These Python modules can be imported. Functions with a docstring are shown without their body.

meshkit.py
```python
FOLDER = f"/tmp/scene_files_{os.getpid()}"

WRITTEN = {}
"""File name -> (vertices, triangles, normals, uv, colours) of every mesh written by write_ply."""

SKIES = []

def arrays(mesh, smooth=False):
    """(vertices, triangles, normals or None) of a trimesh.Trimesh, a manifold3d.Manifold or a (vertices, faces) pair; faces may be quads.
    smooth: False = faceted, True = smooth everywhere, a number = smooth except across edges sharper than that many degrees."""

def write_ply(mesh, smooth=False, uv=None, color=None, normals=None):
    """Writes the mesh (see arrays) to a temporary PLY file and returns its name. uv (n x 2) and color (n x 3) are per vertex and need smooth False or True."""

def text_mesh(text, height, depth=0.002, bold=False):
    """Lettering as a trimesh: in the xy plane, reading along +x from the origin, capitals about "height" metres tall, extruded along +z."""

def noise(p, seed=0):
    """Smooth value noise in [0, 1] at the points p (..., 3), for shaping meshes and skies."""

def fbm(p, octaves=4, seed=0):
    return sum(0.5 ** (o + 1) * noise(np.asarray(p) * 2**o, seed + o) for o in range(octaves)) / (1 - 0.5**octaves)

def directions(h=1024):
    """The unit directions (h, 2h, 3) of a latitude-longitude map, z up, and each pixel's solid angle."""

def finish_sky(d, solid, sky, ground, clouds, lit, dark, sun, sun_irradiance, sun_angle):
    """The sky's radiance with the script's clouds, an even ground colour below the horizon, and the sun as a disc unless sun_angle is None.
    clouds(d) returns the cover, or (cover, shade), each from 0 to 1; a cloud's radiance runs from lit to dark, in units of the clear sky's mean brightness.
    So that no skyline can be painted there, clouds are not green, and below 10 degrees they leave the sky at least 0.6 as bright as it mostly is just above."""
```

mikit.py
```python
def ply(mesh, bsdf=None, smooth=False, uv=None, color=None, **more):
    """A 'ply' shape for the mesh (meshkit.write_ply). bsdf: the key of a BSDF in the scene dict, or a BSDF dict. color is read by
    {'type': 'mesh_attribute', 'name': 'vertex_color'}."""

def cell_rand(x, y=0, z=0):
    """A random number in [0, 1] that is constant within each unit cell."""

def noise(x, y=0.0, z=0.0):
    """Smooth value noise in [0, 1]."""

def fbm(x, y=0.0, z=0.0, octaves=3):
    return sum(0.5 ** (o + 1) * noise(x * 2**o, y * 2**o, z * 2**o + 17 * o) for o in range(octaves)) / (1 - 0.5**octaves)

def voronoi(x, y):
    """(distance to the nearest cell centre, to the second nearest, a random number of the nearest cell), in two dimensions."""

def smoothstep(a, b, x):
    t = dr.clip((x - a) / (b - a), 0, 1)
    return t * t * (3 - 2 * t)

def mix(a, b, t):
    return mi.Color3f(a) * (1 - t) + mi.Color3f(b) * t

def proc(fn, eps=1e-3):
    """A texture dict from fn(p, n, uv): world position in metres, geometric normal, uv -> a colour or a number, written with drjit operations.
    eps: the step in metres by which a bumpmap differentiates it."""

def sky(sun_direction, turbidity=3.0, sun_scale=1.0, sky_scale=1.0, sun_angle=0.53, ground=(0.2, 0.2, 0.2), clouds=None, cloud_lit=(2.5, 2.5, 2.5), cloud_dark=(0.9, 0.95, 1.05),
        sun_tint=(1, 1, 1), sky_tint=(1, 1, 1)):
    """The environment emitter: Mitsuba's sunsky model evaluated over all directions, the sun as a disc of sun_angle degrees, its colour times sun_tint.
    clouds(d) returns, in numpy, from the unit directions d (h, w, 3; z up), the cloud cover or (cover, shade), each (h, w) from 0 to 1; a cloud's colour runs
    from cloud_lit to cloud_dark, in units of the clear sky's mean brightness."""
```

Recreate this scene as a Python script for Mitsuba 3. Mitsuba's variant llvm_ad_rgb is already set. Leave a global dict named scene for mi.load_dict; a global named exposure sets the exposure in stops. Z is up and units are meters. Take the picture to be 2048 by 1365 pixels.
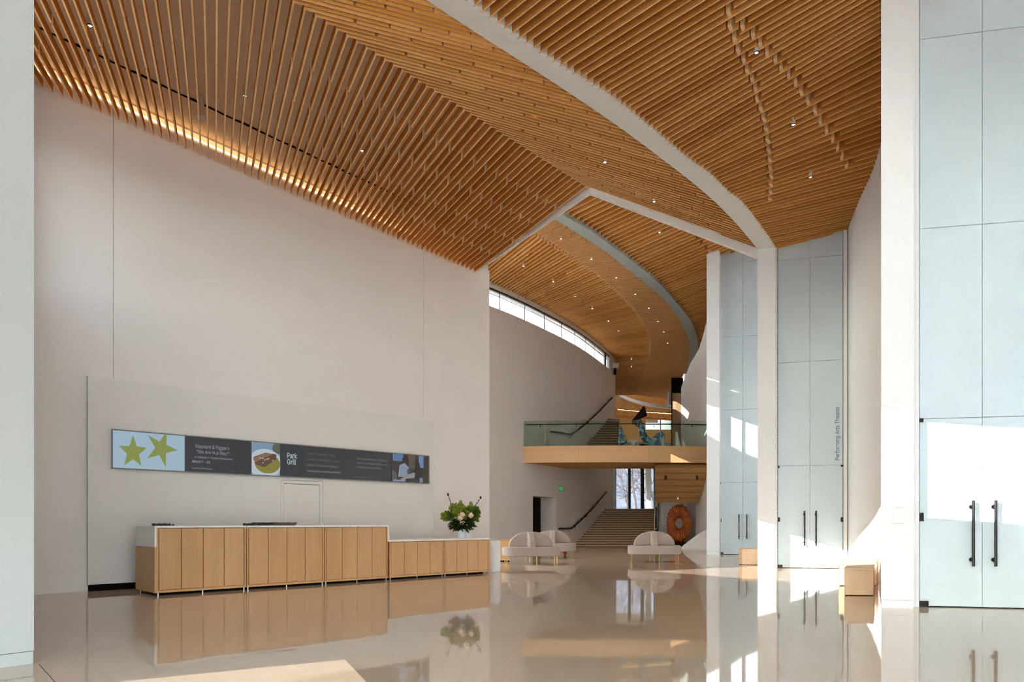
import math, random
import numpy as np, trimesh, shapely
from shapely.geometry import Polygon, Point, LineString
from shapely import affinity
import mitsuba as mi, drjit as dr
import mikit, meshkit
from mikit import proc, fbm, noise, smoothstep, mix
T = mi.ScalarTransform4f
rng = random.Random(7)
nrg = np.random.default_rng(7)
scene, labels = {}, {}

# ---------------------------------------------------------------- camera, sky, sun, exposure
F, CX, HZ, CH = 1400.0, 1024.0, 1046.0, 1.2          # focal length in pixels, centre column, horizon row, eye height
exposure = 0.55
scene['camera'] = {'type': 'perspective', 'fov': math.degrees(2 * math.atan(1024 / F)), 'fov_axis': 'x',
                   'to_world': T().look_at(origin=[0, 0, CH], target=[0, 10, CH], up=[0, 0, 1]),
                   'principal_point_offset_x': 0.0, 'principal_point_offset_y': (682.5 - HZ) / 1365,
                   'near_clip': 0.05, 'far_clip': 400.0}
SUN_EL = math.atan(0.404)
SUN = np.array([0.871 * math.cos(SUN_EL), 0.491 * math.cos(SUN_EL), -math.sin(SUN_EL)])     # the way the light travels
sky = mikit.sky((-SUN).tolist(), turbidity=3.5, sun_scale=0.0, sky_scale=1.0, ground=(0.35, 0.33, 0.3), sky_tint=(0.97, 1.0, 1.04),
                clouds=lambda d: 0.45 + 0.0 * d[..., 2], cloud_lit=(1.3, 1.3, 1.3), cloud_dark=(1.0, 1.0, 1.02))
scene['sky'] = {**sky, 'scale': 26.0, 'sampling_weight': 1.0}
scene['sun'] = {'type': 'directional', 'direction': SUN.tolist(), 'irradiance': {'type': 'rgb', 'value': [8.2, 7.9, 7.5]}, 'sampling_weight': 0.6}


# ---------------------------------------------------------------- helpers
def S(r, g, b):
    return [((c / 255) / 12.92 if c / 255 < 0.04045 else ((c / 255 + 0.055) / 1.055) ** 2.4) for c in (r, g, b)]

def P(u, v, Y):
    return np.array([(u - CX) / F * Y, Y, CH + (HZ - v) / F * Y])

def PZ(u, v, Z):
    return P(u, v, (Z - CH) * F / (HZ - v))

def rgb(c):
    return {'type': 'rgb', 'value': list(map(float, c))}

def mat(name, d):
    scene[name] = d
    return name

def key_of(name, parent=None):
    base = (parent + '__' if parent else '') + name
    k, i = base, 0
    while k in scene or k in labels or k in taken:
        i += 1
        k = f'{base}_{i:03d}'
    return k

taken = set()

def add(name, mesh, m, parent=None, smooth=False, label=None, cat=None, group=None, kind=None, **more):
    k = key_of(name, parent)
    if isinstance(mesh, list):
        mesh = trimesh.util.concatenate(mesh)
    scene[k] = mikit.ply(mesh, m, smooth=smooth, **more)
    tag(k, label, cat, group, kind)
    return k

def tag(k, label=None, cat=None, group=None, kind=None):
    d = {}
    if label: d['label'] = label
    if cat: d['category'] = cat
    if group: d['group'] = group
    if kind: d['kind'] = kind
    if d: labels[k] = d

def thing(name, label, cat, group=None, kind=None):
    k = key_of(name)
    taken.add(k)
    tag(k, label, cat, group, kind)
    return k

def struct(name, label):
    taken.add(name)
    labels[name] = {'label': label, 'kind': 'structure'}
    return name

def unit(a):
    a = np.asarray(a, float)
    return a / np.linalg.norm(a)

def hexa(b, t):
    """closed mesh from a bottom and a top quad (same winding)"""
    v = np.vstack([b, t])
    f = np.array([[0, 2, 1], [0, 3, 2], [4, 5, 6], [4, 6, 7]] + [[i, (i + 1) % 4, 4 + (i + 1) % 4] for i in range(4)] + [[i, 4 + (i + 1) % 4, 4 + i] for i in range(4)])
    m = trimesh.Trimesh(v, f, process=False)
    if m.volume < 0:
        m.invert()
    return m

def box(cx, cy, cz, sx, sy, sz):
    m = trimesh.creation.box((sx, sy, sz)); m.apply_translation((cx, cy, cz)); return m

def frame_box(o, e, n, s0, s1, d0, d1, z0, z1):
    """box in a wall frame: along e from s0 to s1, along n from d0 to d1, z0 to z1"""
    o, e, n = (np.array([*x[:2], 0.0]) for x in (o, e, n))
    q = [o + e * s + n * d for s, d in ((s0, d0), (s1, d0), (s1, d1), (s0, d1))]
    return hexa([p + [0, 0, z0] for p in q], [p + [0, 0, z1] for p in q])

def cham(o, e, n, s0, s1, d0, d1, z0, z1, c=0.006):
    """the same box with chamfered edges (hull of three shrunk boxes)"""
    o, e, n = (np.array([*x[:2], 0.0]) for x in (o, e, n))
    pts = []
    for a, b, cc in ((0, c, c), (c, 0, c), (c, c, 0)):
        for s in (s0 + a, s1 - a):
            for d in (d0 + b, d1 - b):
                for z in (z0 + cc, z1 - cc):
                    pts.append(o + e * s + n * d + [0, 0, z])
    return trimesh.convex.convex_hull(np.array(pts))

SIDES = [S(*c) for c in ((200, 140, 74), (193, 132, 67), (206, 147, 80), (186, 124, 60), (212, 164, 110))]
EDGES = [S(*c) for c in ((226, 184, 136), (220, 176, 126), (231, 190, 143), (216, 170, 119), (216, 170, 119))]
def slat(p, q, th, depth, gaps=(), tones=(0, 1, 2, 3)):
    """a board standing on edge from p to q (bottom centre line), depth upwards: (mesh, vertex colours), undersides and ends paler than the sides, light and dark contrast put into the colours"""
    p, q = np.asarray(p, float), np.asarray(q, float)
    d = unit(q - p)
    side = unit(np.cross(d, [0, 0, 1.0])) * th / 2
    V, Fc, C, a = [], [], [], 0.0
    for g0, g1 in list(gaps) + [(1.0, 1.0)]:
        A, B = p + (q - p) * a, p + (q - p) * g0
        up = np.array([0, 0, depth])
        tone = tones[rng.randrange(len(tones))]
        cs, ce = SIDES[tone], EDGES[tone]
        for quad, c in (((A - side, A + side, B + side, B - side), ce), ((A - side + up, B - side + up, B + side + up, A + side + up), cs), ((A - side, B - side, B - side + up, A - side + up), cs),
                        ((B + side, A + side, A + side + up, B + side + up), cs), ((A + side, A - side, A - side + up, A + side + up), ce), ((B - side, B + side, B + side + up, B - side + up), ce)):
            b = len(V); V += list(quad); C += [c] * 4; Fc += [[b, b + 1, b + 2], [b, b + 2, b + 3]]
        a = g1
    return trimesh.Trimesh(np.array(V), np.array(Fc), process=False), np.array(C)
def add_slat(sl, parent):
    k = key_of('slat', parent)
    scene[k] = mikit.ply(sl[0], 'm_board', color=sl[1])

def ribbon(A, B, dz0, dz1):
    """prism between two polylines, from dz0 to dz1 above them"""
    A, B = np.asarray(A, float), np.asarray(B, float)
    n = len(A)
    v = np.vstack([A + [0, 0, dz0], B + [0, 0, dz0], A + [0, 0, dz1], B + [0, 0, dz1]])
    f = []
    for i in range(n - 1):
        a, b, c, d = i, i + 1, n + i, n + i + 1
        f += [[a, b, d], [a, d, c], [2 * n + a, 2 * n + d, 2 * n + b], [2 * n + a, 2 * n + c, 2 * n + d]]
        f += [[a, 2 * n + a, 2 * n + b], [a, 2 * n + b, b], [c, d, 2 * n + d], [c, 2 * n + d, 2 * n + c]]
    for i in (0, n - 1):
        f += [[i, n + i, 3 * n + i], [i, 3 * n + i, 2 * n + i]]
    m = trimesh.Trimesh(v, f, process=False)
    m.fix_normals()
    return m

def curve(pts, n):
    """smooth resampling of control points: n+1 points evenly spaced along the curve"""
    from scipy.interpolate import PchipInterpolator
    pts = np.asarray(pts, float)
    L = np.r_[0, np.cumsum(np.linalg.norm(np.diff(pts, axis=0), axis=1))]
    f = PchipInterpolator(L, pts)
    fine = f(np.linspace(0, L[-1], 800))
    l2 = np.r_[0, np.cumsum(np.linalg.norm(np.diff(fine, axis=0), axis=1))]
    g = np.linspace(0, l2[-1], n + 1)
    return np.stack([np.interp(g, l2, fine[:, k]) for k in range(pts.shape[1])], 1)

def wall_along(pts, th, z0, z1):
    """vertical wall along a plan polyline, thickened to its left side (th may be negative)"""
    pts = np.asarray(pts, float)
    t = np.gradient(pts, axis=0)
    t /= np.linalg.norm(t, axis=1, keepdims=True)
    off = pts + np.stack([-t[:, 1], t[:, 0]], 1) * th
    z0 = np.broadcast_to(z0, len(pts)); z1 = np.broadcast_to(z1, len(pts))
    n = len(pts)
    v = np.vstack([np.c_[pts, z0], np.c_[off, z0], np.c_[pts, z1], np.c_[off, z1]])
    f = []
    for i in range(n - 1):
        a, b, c, d = i, i + 1, n + i, n + i + 1
        f += [[a, b, d], [a, d, c], [2 * n + a, 2 * n + d, 2 * n + b], [2 * n + a, 2 * n + c, 2 * n + d]]
        f += [[a, 2 * n + a, 2 * n + b], [a, 2 * n + b, b], [c, d, 2 * n + d], [c, 2 * n + d, 2 * n + c]]
    for i in (0, n - 1):
        f += [[i, n + i, 3 * n + i], [i, 3 * n + i, 2 * n + i]]
    m = trimesh.Trimesh(v, f, process=False); m.fix_normals(); return m

def tube(pts, r, sides=8, cap=True):
    p = np.asarray(pts, float); n = len(p)
    t = np.gradient(p, axis=0); t /= np.linalg.norm(t, axis=1, keepdims=True) + 1e-12
    ref = np.where(np.abs(t[:, 2:]) < 0.9, [0, 0, 1.0], [1.0, 0, 0])
    a = np.cross(t, ref); a /= np.linalg.norm(a, axis=1, keepdims=True)
    b = np.cross(t, a); ang = np.arange(sides) * 2 * np.pi / sides
    r = np.broadcast_to(r, n)
    v = (p[:, None] + r[:, None, None] * (np.cos(ang)[None, :, None] * a[:, None] + np.sin(ang)[None, :, None] * b[:, None])).reshape(-1, 3)
    f = []
    for i in range(n - 1):
        for j in range(sides):
            k = (j + 1) % sides
            f += [[i * sides + j, i * sides + k, (i + 1) * sides + k], [i * sides + j, (i + 1) * sides + k, (i + 1) * sides + j]]
    if cap:
        v = np.vstack([v, p[:1], p[-1:]])
        for j in range(sides):
            k = (j + 1) % sides
            f += [[n * sides, k, j], [n * sides + 1, (n - 1) * sides + j, (n - 1) * sides + k]]
    m = trimesh.Trimesh(v, f, process=False)
    if m.volume < 0: m.invert()
    return m

def lathe(profile, sides=32):
    m = trimesh.creation.revolve(np.asarray(profile, float), sections=sides)
    return m

def extr(poly, h):
    ms = [trimesh.creation.extrude_polygon(g, h, engine='earcut') for g in getattr(poly, 'geoms', [poly]) if g.area > 1e-9]
    return trimesh.util.concatenate(ms)

def on_plane(m, o, e, n):
    """mesh in (x, y, z) -> o + x e + y up + z n"""
    o = np.asarray(o, float); e = np.array([*e[:2], 0.0]); n = np.array([*n[:2], 0.0])
    M = np.eye(4); M[:3, 0], M[:3, 1], M[:3, 2], M[:3, 3] = e, [0, 0, 1], n, o
    m = m.copy(); m.apply_transform(M)
    return m

def text(t, h, sx=0.82, depth=0.002, bold=False, slant=0.0):
    m = meshkit.text_mesh(t, h, depth, bold)
    M = np.eye(4); M[0, 0] = sx; M[0, 1] = slant
    m.apply_transform(M)
    return m

# ---------------------------------------------------------------- materials
def plaster(name, c, amt=0.04):
    c = np.array(c)
    def fn(p, n, uv):
        k = fbm(p.x * 0.9, p.y * 0.9, p.z * 0.9, 3) - 0.5
        return mi.Color3f(*[float(x) for x in c]) * (1 + 2 * amt * k)
    return mat(name, {'type': 'twosided', 'b': {'type': 'diffuse', 'reflectance': proc(fn)}})

def flat(name, c, rough=None, **kw):
    if rough is None:
        return mat(name, {'type': 'twosided', 'b': {'type': 'diffuse', 'reflectance': rgb(c)}})
    return mat(name, {'type': 'twosided', 'b': {'type': 'principled', 'base_color': rgb(c), 'roughness': rough, **kw}})

plaster('m_wall', S(232, 225, 218), 0.02)
plaster('m_panel', S(226, 221, 213), 0.02)
plaster('m_white', S(234, 235, 235), 0.012)
plaster('m_wing', S(180, 183, 180), 0.012)  # white wall greyed, its dimmer light put into the colour
flat('m_facade_darkened', S(120, 116, 110))  # unseen facade part, darkened to cut light on the desk end
plaster('m_shade_wall', S(222, 218, 212), 0.012)
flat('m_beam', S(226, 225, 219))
flat('m_backing', S(234, 214, 184))
flat('m_trim', S(232, 230, 226))
for i, c in enumerate(((206, 152, 92), (199, 144, 84), (211, 158, 100), (192, 136, 76))):
    flat(f'm_slat_{i}', S(*c))
mat('m_board', {'type': 'twosided', 'b': {'type': 'diffuse', 'reflectance': {'type': 'mesh_attribute', 'name': 'vertex_color'}}})
flat('m_smooth_wood', S(203, 158, 108))
flat('m_spacer', S(222, 184, 138))
flat('m_dark', S(22, 20, 18))
flat('m_black', S(14, 15, 17), 0.35)
flat('m_steel', S(170, 170, 168), 0.3, metallic=1.0)
flat('m_gold', S(190, 160, 100), 0.3, metallic=0.9)
flat('m_plinth', S(228, 226, 224))
flat('m_fabric', S(164, 149, 137), 0.9, sheen=0.2)
flat('m_counter', S(240, 234, 226), 0.35)
flat('m_counter_grey', S(168, 160, 145), 0.4)

def wood(name, c0, c1, axis='z', scale=1.0, rough=0.45):
    c0, c1 = [float(x) for x in c0], [float(x) for x in c1]
    def fn(p, n, uv):
        if axis == 'z':
            a, b, c = p.x * 26 * scale, p.y * 26 * scale, p.z * 1.1 * scale
        else:
            a, b, c = p.x * 1.4 * scale, p.y * 1.4 * scale, p.z * 30 * scale
        g = fbm(a, b, c, 3)
        w = fbm(a * 0.12, b * 0.12, c * 0.4, 2)
        return mix(c0, c1, dr.clip(0.55 * g + 0.75 * w - 0.15, 0, 1))
    return mat(name, {'type': 'twosided', 'b': {'type': 'principled', 'base_color': proc(fn), 'roughness': rough, 'specular': 0.35}})

wood('m_desk', S(186, 137, 90), S(207, 163, 115))
wood('m_desk_dark', S(140, 92, 50), S(160, 108, 62))
wood('m_bench', S(214, 178, 142), S(232, 202, 170), rough=0.5)
wood('m_fascia', S(200, 152, 104), S(214, 170, 122), axis='h', scale=0.7)

def floor_col(p, n, uv):
    big = fbm(p.x * 0.35, p.y * 0.35, 0.0, 3)
    chip, second, which = mikit.voronoi(p.x * 55, p.y * 55)
    fleck = smoothstep(0.42, 0.30, chip) * (which - 0.5)
    base = mix(S(150, 132, 112), S(163, 145, 126), big)
    return base * (1 + 0.14 * fleck)
def floor_h(p, n, uv):
    return 0.00045 * noise(p.x * 2.6, p.y * 2.6, 3.0) + 0.0008 * noise(p.x * 0.9 + 9, p.y * 0.9, 1.0)
mat('m_floor', {'type': 'bumpmap', 'arbitrary': proc(floor_h, eps=0.02), 'scale': 1.0,
                'b': {'type': 'principled', 'base_color': proc(floor_col), 'roughness': 0.012, 'eta': 2.25}})
# frosted satin glass of the tall doors: a coloured body under a smooth coat
mat('m_frost', {'type': 'twosided', 'b': {'type': 'principled', 'base_color': rgb(S(216, 231, 238)), 'roughness': 0.22, 'specular': 0.45}})
mat('m_glass', {'type': 'thindielectric', 'int_ior': 1.5})
mat('m_green_glass', {'type': 'thindielectric', 'int_ior': 1.5, 'specular_transmittance': rgb((0.66, 0.82, 0.76)), 'specular_reflectance': rgb((0.08, 0.08, 0.08))})
mat('m_light_sheet', {'type': 'principledthin', 'base_color': rgb((0.80, 0.83, 0.86)), 'roughness': 1.0, 'diff_trans': 1.1, 'eta': 1.01})  # unseen sheet added to spread sunlight into the hall

def lamp(c, s, w=0.02):
    return {'type': 'area', 'radiance': rgb(np.array(c) * s), 'sampling_weight': w}

# ---------------------------------------------------------------- plan of the hall
# left wall: plan line with 1/Y linear in the column
def wallY(u): return 1680.0 / (0.0607 * (2440 - u))
WA, WB = P(68, HZ, wallY(68)), P(979, HZ, wallY(979))
WO = WA[:2]; WE = unit((WB - WA)[:2]); WN = np.array([WE[1], -WE[0]])       # WN points into the room
WLEN = float(np.dot(WB[:2] - WO, WE))
def wall_s(u, off=0.0):
    """distance along the left wall (shifted by off into the room) of the point seen in column u"""
    k = (u - CX) / F
    o = WO + WN * off
    return float((k * o[1] - o[0]) / (WE[0] - k * WE[1]))
def wall_p(s, off, z):
    return np.array([*(WO + WE * s + WN * off), z])
def wall_z(u, v, off=0.0):
    y = (WO + WE * wall_s(u, off) + WN * off)[1]
    return CH + (HZ - v) / F * y

# W: foot line of the slats on the left wall; FL: fold line
sW0, sW1 = wall_s(948.7, 0.1), wall_s(517, 0.1)
Wfar, Wmid = wall_p(sW0, 0.1, wall_z(948.7, 544.5, 0.1)), wall_p(sW1, 0.1, wall_z(517, 360, 0.1))
Ffar, Fmid = P(1171, 374, 14.3), P(587, 5, 8.8)
NA = 68
def W(k): return Wfar + (Wmid - Wfar) * (k / 41.0)
def FL(k): return Ffar + (Fmid - Ffar) * (k / 41.0)
# the first curved beam, level at ZB
ZB = 8.35
beam_lo = [(1515.7, 499.7), (1505, 486), (1480, 456), (1453, 427), (1419.6, 395), (1383, 364), (1321, 316), (1240, 255.7), (1122, 175.5), (1043, 124), (940, 58), (852, 0), (740, -75), (610, -165), (440, -285), (200, -450)]
beam_hi = [(1553, 498), (1536.5, 473), (1513, 440), (1480, 401), (1456, 383), (1423, 350), (1384.7, 323), (1303, 256), (1206, 181), (1156, 151), (1106, 120), (1046, 80), (990, 40), (936, 0), (830, -76), (700, -170), (520, -300), (270, -480)]
BLO = curve([PZ(u, v, ZB) for u, v in beam_lo], 160)
BHI = curve([PZ(u, v, ZB) for u, v in beam_hi], 160)
PIL1 = np.array([[5.21, 9.88], [5.62, 9.79]])
PIL2 = np.array([[6.42, 18.30], [6.86, 18.20]])
PIL3 = np.array([[7.26, 26.10], [7.70, 26.00]])

# ---------------------------------------------------------------- floor
fl = struct('floor', 'polished beige terrazzo floor reflecting the hall')
add('slab', box(1.5, 22.0, -0.1, 36, 68, 0.2), 'm_floor', fl)
jo = P(78, 1330, 1680 / (1330 - HZ)); jd = unit(np.array([0.56, -0.65, 0]))
add('joint', frame_box(jo, jd, [jd[1], -jd[0]], 0, 3.0, -0.003, 0.003, 0.0, 0.0012), flat('m_joint', S(92, 76, 62)), fl, label='thin dark joint strip')
add('joint', frame_box([-1.0, 14.6], [1, 0.05], [-0.05, 1], -2.0, 7.2, -0.002, 0.002, 0.0, 0.0008), 'm_joint', fl)

# ---------------------------------------------------------------- left wall, its panels and the cove
wl = struct('wall_left', 'tall off-white plaster wall behind the reception desk')
def wtop(s, up=0.27):
    k = (s - sW0) / (sW1 - sW0) * 41.0
    return float(W(k)[2] + up)
cuts = [-0.6, wall_s(227), wall_s(847), WLEN]
for a, b in zip(cuts[:-1], cuts[1:]):
    g = 0.004
    q = [wall_p(a + g, 0, 0), wall_p(b - g, 0, 0), wall_p(b - g, -0.06, 0), wall_p(a + g, -0.06, 0)]
    t = [x + [0, 0, wtop(s)] for x, s in zip(q, (a + g, b - g, b - g, a + g))]
    add('panel', hexa(q, t), 'm_wall', wl)
q = [wall_p(-0.6, -0.06, 0), wall_p(WLEN, -0.06, 0), wall_p(WLEN, -0.42, 0), wall_p(-0.6, -0.42, 0)]
add('core', hexa(q, [x + [0, 0, 9.7] for x in q]), 'm_shade_wall', wl)
q = [wall_p(s, o, wtop(s)) for s, o in ((-0.6, 0.0), (WLEN, 0.0), (WLEN, -0.06), (-0.6, -0.06))]
# baseboard and the recessed cove light
tr = struct('baseboard_left', 'low white base strip along the left wall')
add('strip', frame_box(WO, WE, WN, -0.6, wall_s(176) , 0.0, 0.012, 0.0, 0.10), 'm_wall', tr)
cl = thing('cove_light', 'long warm glowing cove strip at the top of the left wall behind the slats', 'light')
s0c, s1c = -0.6, wall_s(968)
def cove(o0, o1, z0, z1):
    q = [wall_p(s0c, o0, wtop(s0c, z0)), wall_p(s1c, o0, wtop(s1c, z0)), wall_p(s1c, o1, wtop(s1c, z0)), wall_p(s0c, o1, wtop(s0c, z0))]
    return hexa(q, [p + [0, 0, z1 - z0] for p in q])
add('strip', cove(0.0, 0.025, 0.30, 0.325), 'm_dark', cl, emitter=lamp((1.0, 0.72, 0.42), 2.2, 0.15), label='bright warm LED line')
add('glow_band', cove(-0.055, -0.035, 0.345, 0.45), 'm_slat_2', cl, emitter=lamp((1.0, 0.58, 0.26), 0.72, 0.2), label='wide peach reflector band given its own glow')  # lit reflector above the LED line, its glow emitted by the surface

# proud lower panel with a flush door, cut out around the door
fp = thing('feature_panel', 'large proud off-white panel floating above the floor behind the reception desk', 'wall panel')
TH = 0.10
a0, a1 = wall_s(176, TH), wall_s(868, TH)
d0, d1 = wall_s(561, TH), wall_s(646, TH)
zt, zb, zd = 3.75, 0.12, 2.10
for s0, s1, z0, z1 in ((a0, d0, zb, zt), (d0, d1, zd, zt), (d1, a1, zb, zt)):
    add('board', frame_box(WO, WE, WN, s0, s1, 0.012, TH, z0, z1), 'm_panel', fp)
fr = add('door_frame', [frame_box(WO, WE, WN, d0 + 0.006, d0 + 0.075, 0.012, TH - 0.003, zb, zd - 0.006), frame_box(WO, WE, WN, d1 - 0.075, d1 - 0.006, 0.012, TH - 0.003, zb, zd - 0.006),
                        frame_box(WO, WE, WN, d0 + 0.076, d1 - 0.076, 0.012, TH - 0.003, zd - 0.075, zd - 0.006)], 'm_panel', fp)
add('door_leaf', frame_box(WO, WE, WN, d0 + 0.084, d1 - 0.084, 0.012, TH - 0.012, zb, zd - 0.085), 'm_panel', fp)
add('backing', frame_box(WO, WE, WN, a0 + 0.05, a1 - 0.05, 0.001, 0.012, zb + 0.03, zt - 0.03), 'm_dark', fp)
add('toe_kick', frame_box(WO, WE, WN, a0 + 0.02, a1, 0.001, 0.03, 0.0, zb), 'm_dark', fp)

# ---------------------------------------------------------------- near wing wall at the left edge
wn = struct('wall_near', 'end of a white wall close to the camera at the left edge')
NW = np.array([-4.07, 5.96]); nd = unit([-0.15 * 1.0, -0.19]); nn = np.array([-nd[1], nd[0]]) * -1
if nn[0] < 0: nn = -nn
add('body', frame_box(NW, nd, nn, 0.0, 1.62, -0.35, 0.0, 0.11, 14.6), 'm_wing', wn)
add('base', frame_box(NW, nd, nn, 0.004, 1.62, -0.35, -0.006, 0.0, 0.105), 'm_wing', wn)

# ---------------------------------------------------------------- ceilings of the near hall
SL = [f'm_slat_{i}' for i in range(4)]
cA = struct('ceiling', 'open timber slat ceiling over the reception desk')
rows = (0.22, 0.40, 0.59, 0.78)
for k in range(0, NA):
    p, q = FL(k), W(k)
    if k < 46:
        gaps = [(r - 0.011, r + 0.011) for i, r in enumerate(rows) if (k + i) % 2 == 0]
    else:
        gaps = [(r - 0.005, r + 0.005) for i, r in enumerate(rows) if (k + i) % 4 == 0]
    add_slat(slat(p, q, 0.024, 0.14, gaps), cA)
ks = np.linspace(-0.6, NA, 12)
wb = np.array([wall_p((sW0 + (sW1 - sW0) * k / 41.0), -0.08, W(k)[2] + 0.50) for k in ks])
fb = np.array([FL(k) + [0, 0, 0.70] for k in ks])
add('backing', ribbon(wb, fb, 0, 0.08), 'm_backing', cA)
# black slot in the plaster above the slats
def on_back(k, f):
    a = np.array([np.interp(k, ks, wb[:, i]) for i in range(3)]); b = np.array([np.interp(k, ks, fb[:, i]) for i in range(3)])
    return a + (b - a) * f
sl0 = np.array([on_back(k, 0.20) for k in ks]); sl1 = np.array([on_back(k, 0.2045) for k in ks])
add('slot', ribbon(sl0, sl1, -0.03, 0.0), 'm_dark', cA, label='thin black slot in the plaster')

cB = struct('ceiling_001', 'smooth inclined band of close timber slats beside the white beam')
jB = curve([PZ(u, v, ZB) for u, v in beam_lo], 400)
uB = CX + F * jB[:, 0] / jB[:, 1]
# where slat k meets the beam: its column on the picture runs with the fold's count
def beam_at(u, C):
    uu = CX + F * C[:, 0] / C[:, 1]
    o = np.argsort(uu)
    return np.array([np.interp(u, uu[o], C[o, i]) for i in range(3)])
lenB = np.r_[0, np.cumsum(np.linalg.norm(np.diff(jB, axis=0), axis=1))]
l41 = float(np.interp(-1054, -uB, lenB))
def BM(k):
    l = l41 * (k / 41.0)
    return np.array([np.interp(l, lenB, jB[:, i]) for i in range(3)])
brow = (0.18, 0.36, 0.54, 0.72, 0.88)
for k in range(0, NA):
    p, q = FL(k) + [0, 0, 0.005], BM(k) + [0, 0, 0.03]
    gaps = [(r - 0.006, r + 0.006) for i, r in enumerate(brow) if (2 * k + 3 * i) % 5 in (0, 1) and 2 < k < 60]
    add_slat(slat(p, q, 0.026, 0.11, gaps), cB)
add('backing', ribbon(np.array([FL(k) for k in ks]), np.array([BM(max(k, 0)) for k in ks]), 0.15, 0.22), 'm_slat_3', cB)

bm = thing('beam', 'broad pale grey curved beam sweeping down to the white pillar beside the double doors', 'beam')
add('soffit', ribbon(BLO, BHI, 0.0, 0.9), 'm_beam', bm, smooth=30)
tr2 = struct('trim_1', 'white folded fascia edge ending the near timber ceiling')
wend = wall_p(wall_s(957, 0.1), 0.1, wall_z(957, 541, 0.1))
apex = P(1181, 386, 14.35); tip = P(1515, 515, 18.30)
def fascia(a, b, w):
    n = np.array([0, 1.0, 0]) * w
    bb = [a, b, b + n, a + n]
    return hexa([x for x in bb], [x + [0, 0, 0.42] for x in bb])
add('strip', fascia(wend, apex, 0.10), 'm_trim', tr2)
add('strip', fascia(apex, tip, 0.10), 'm_trim', tr2)

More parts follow.
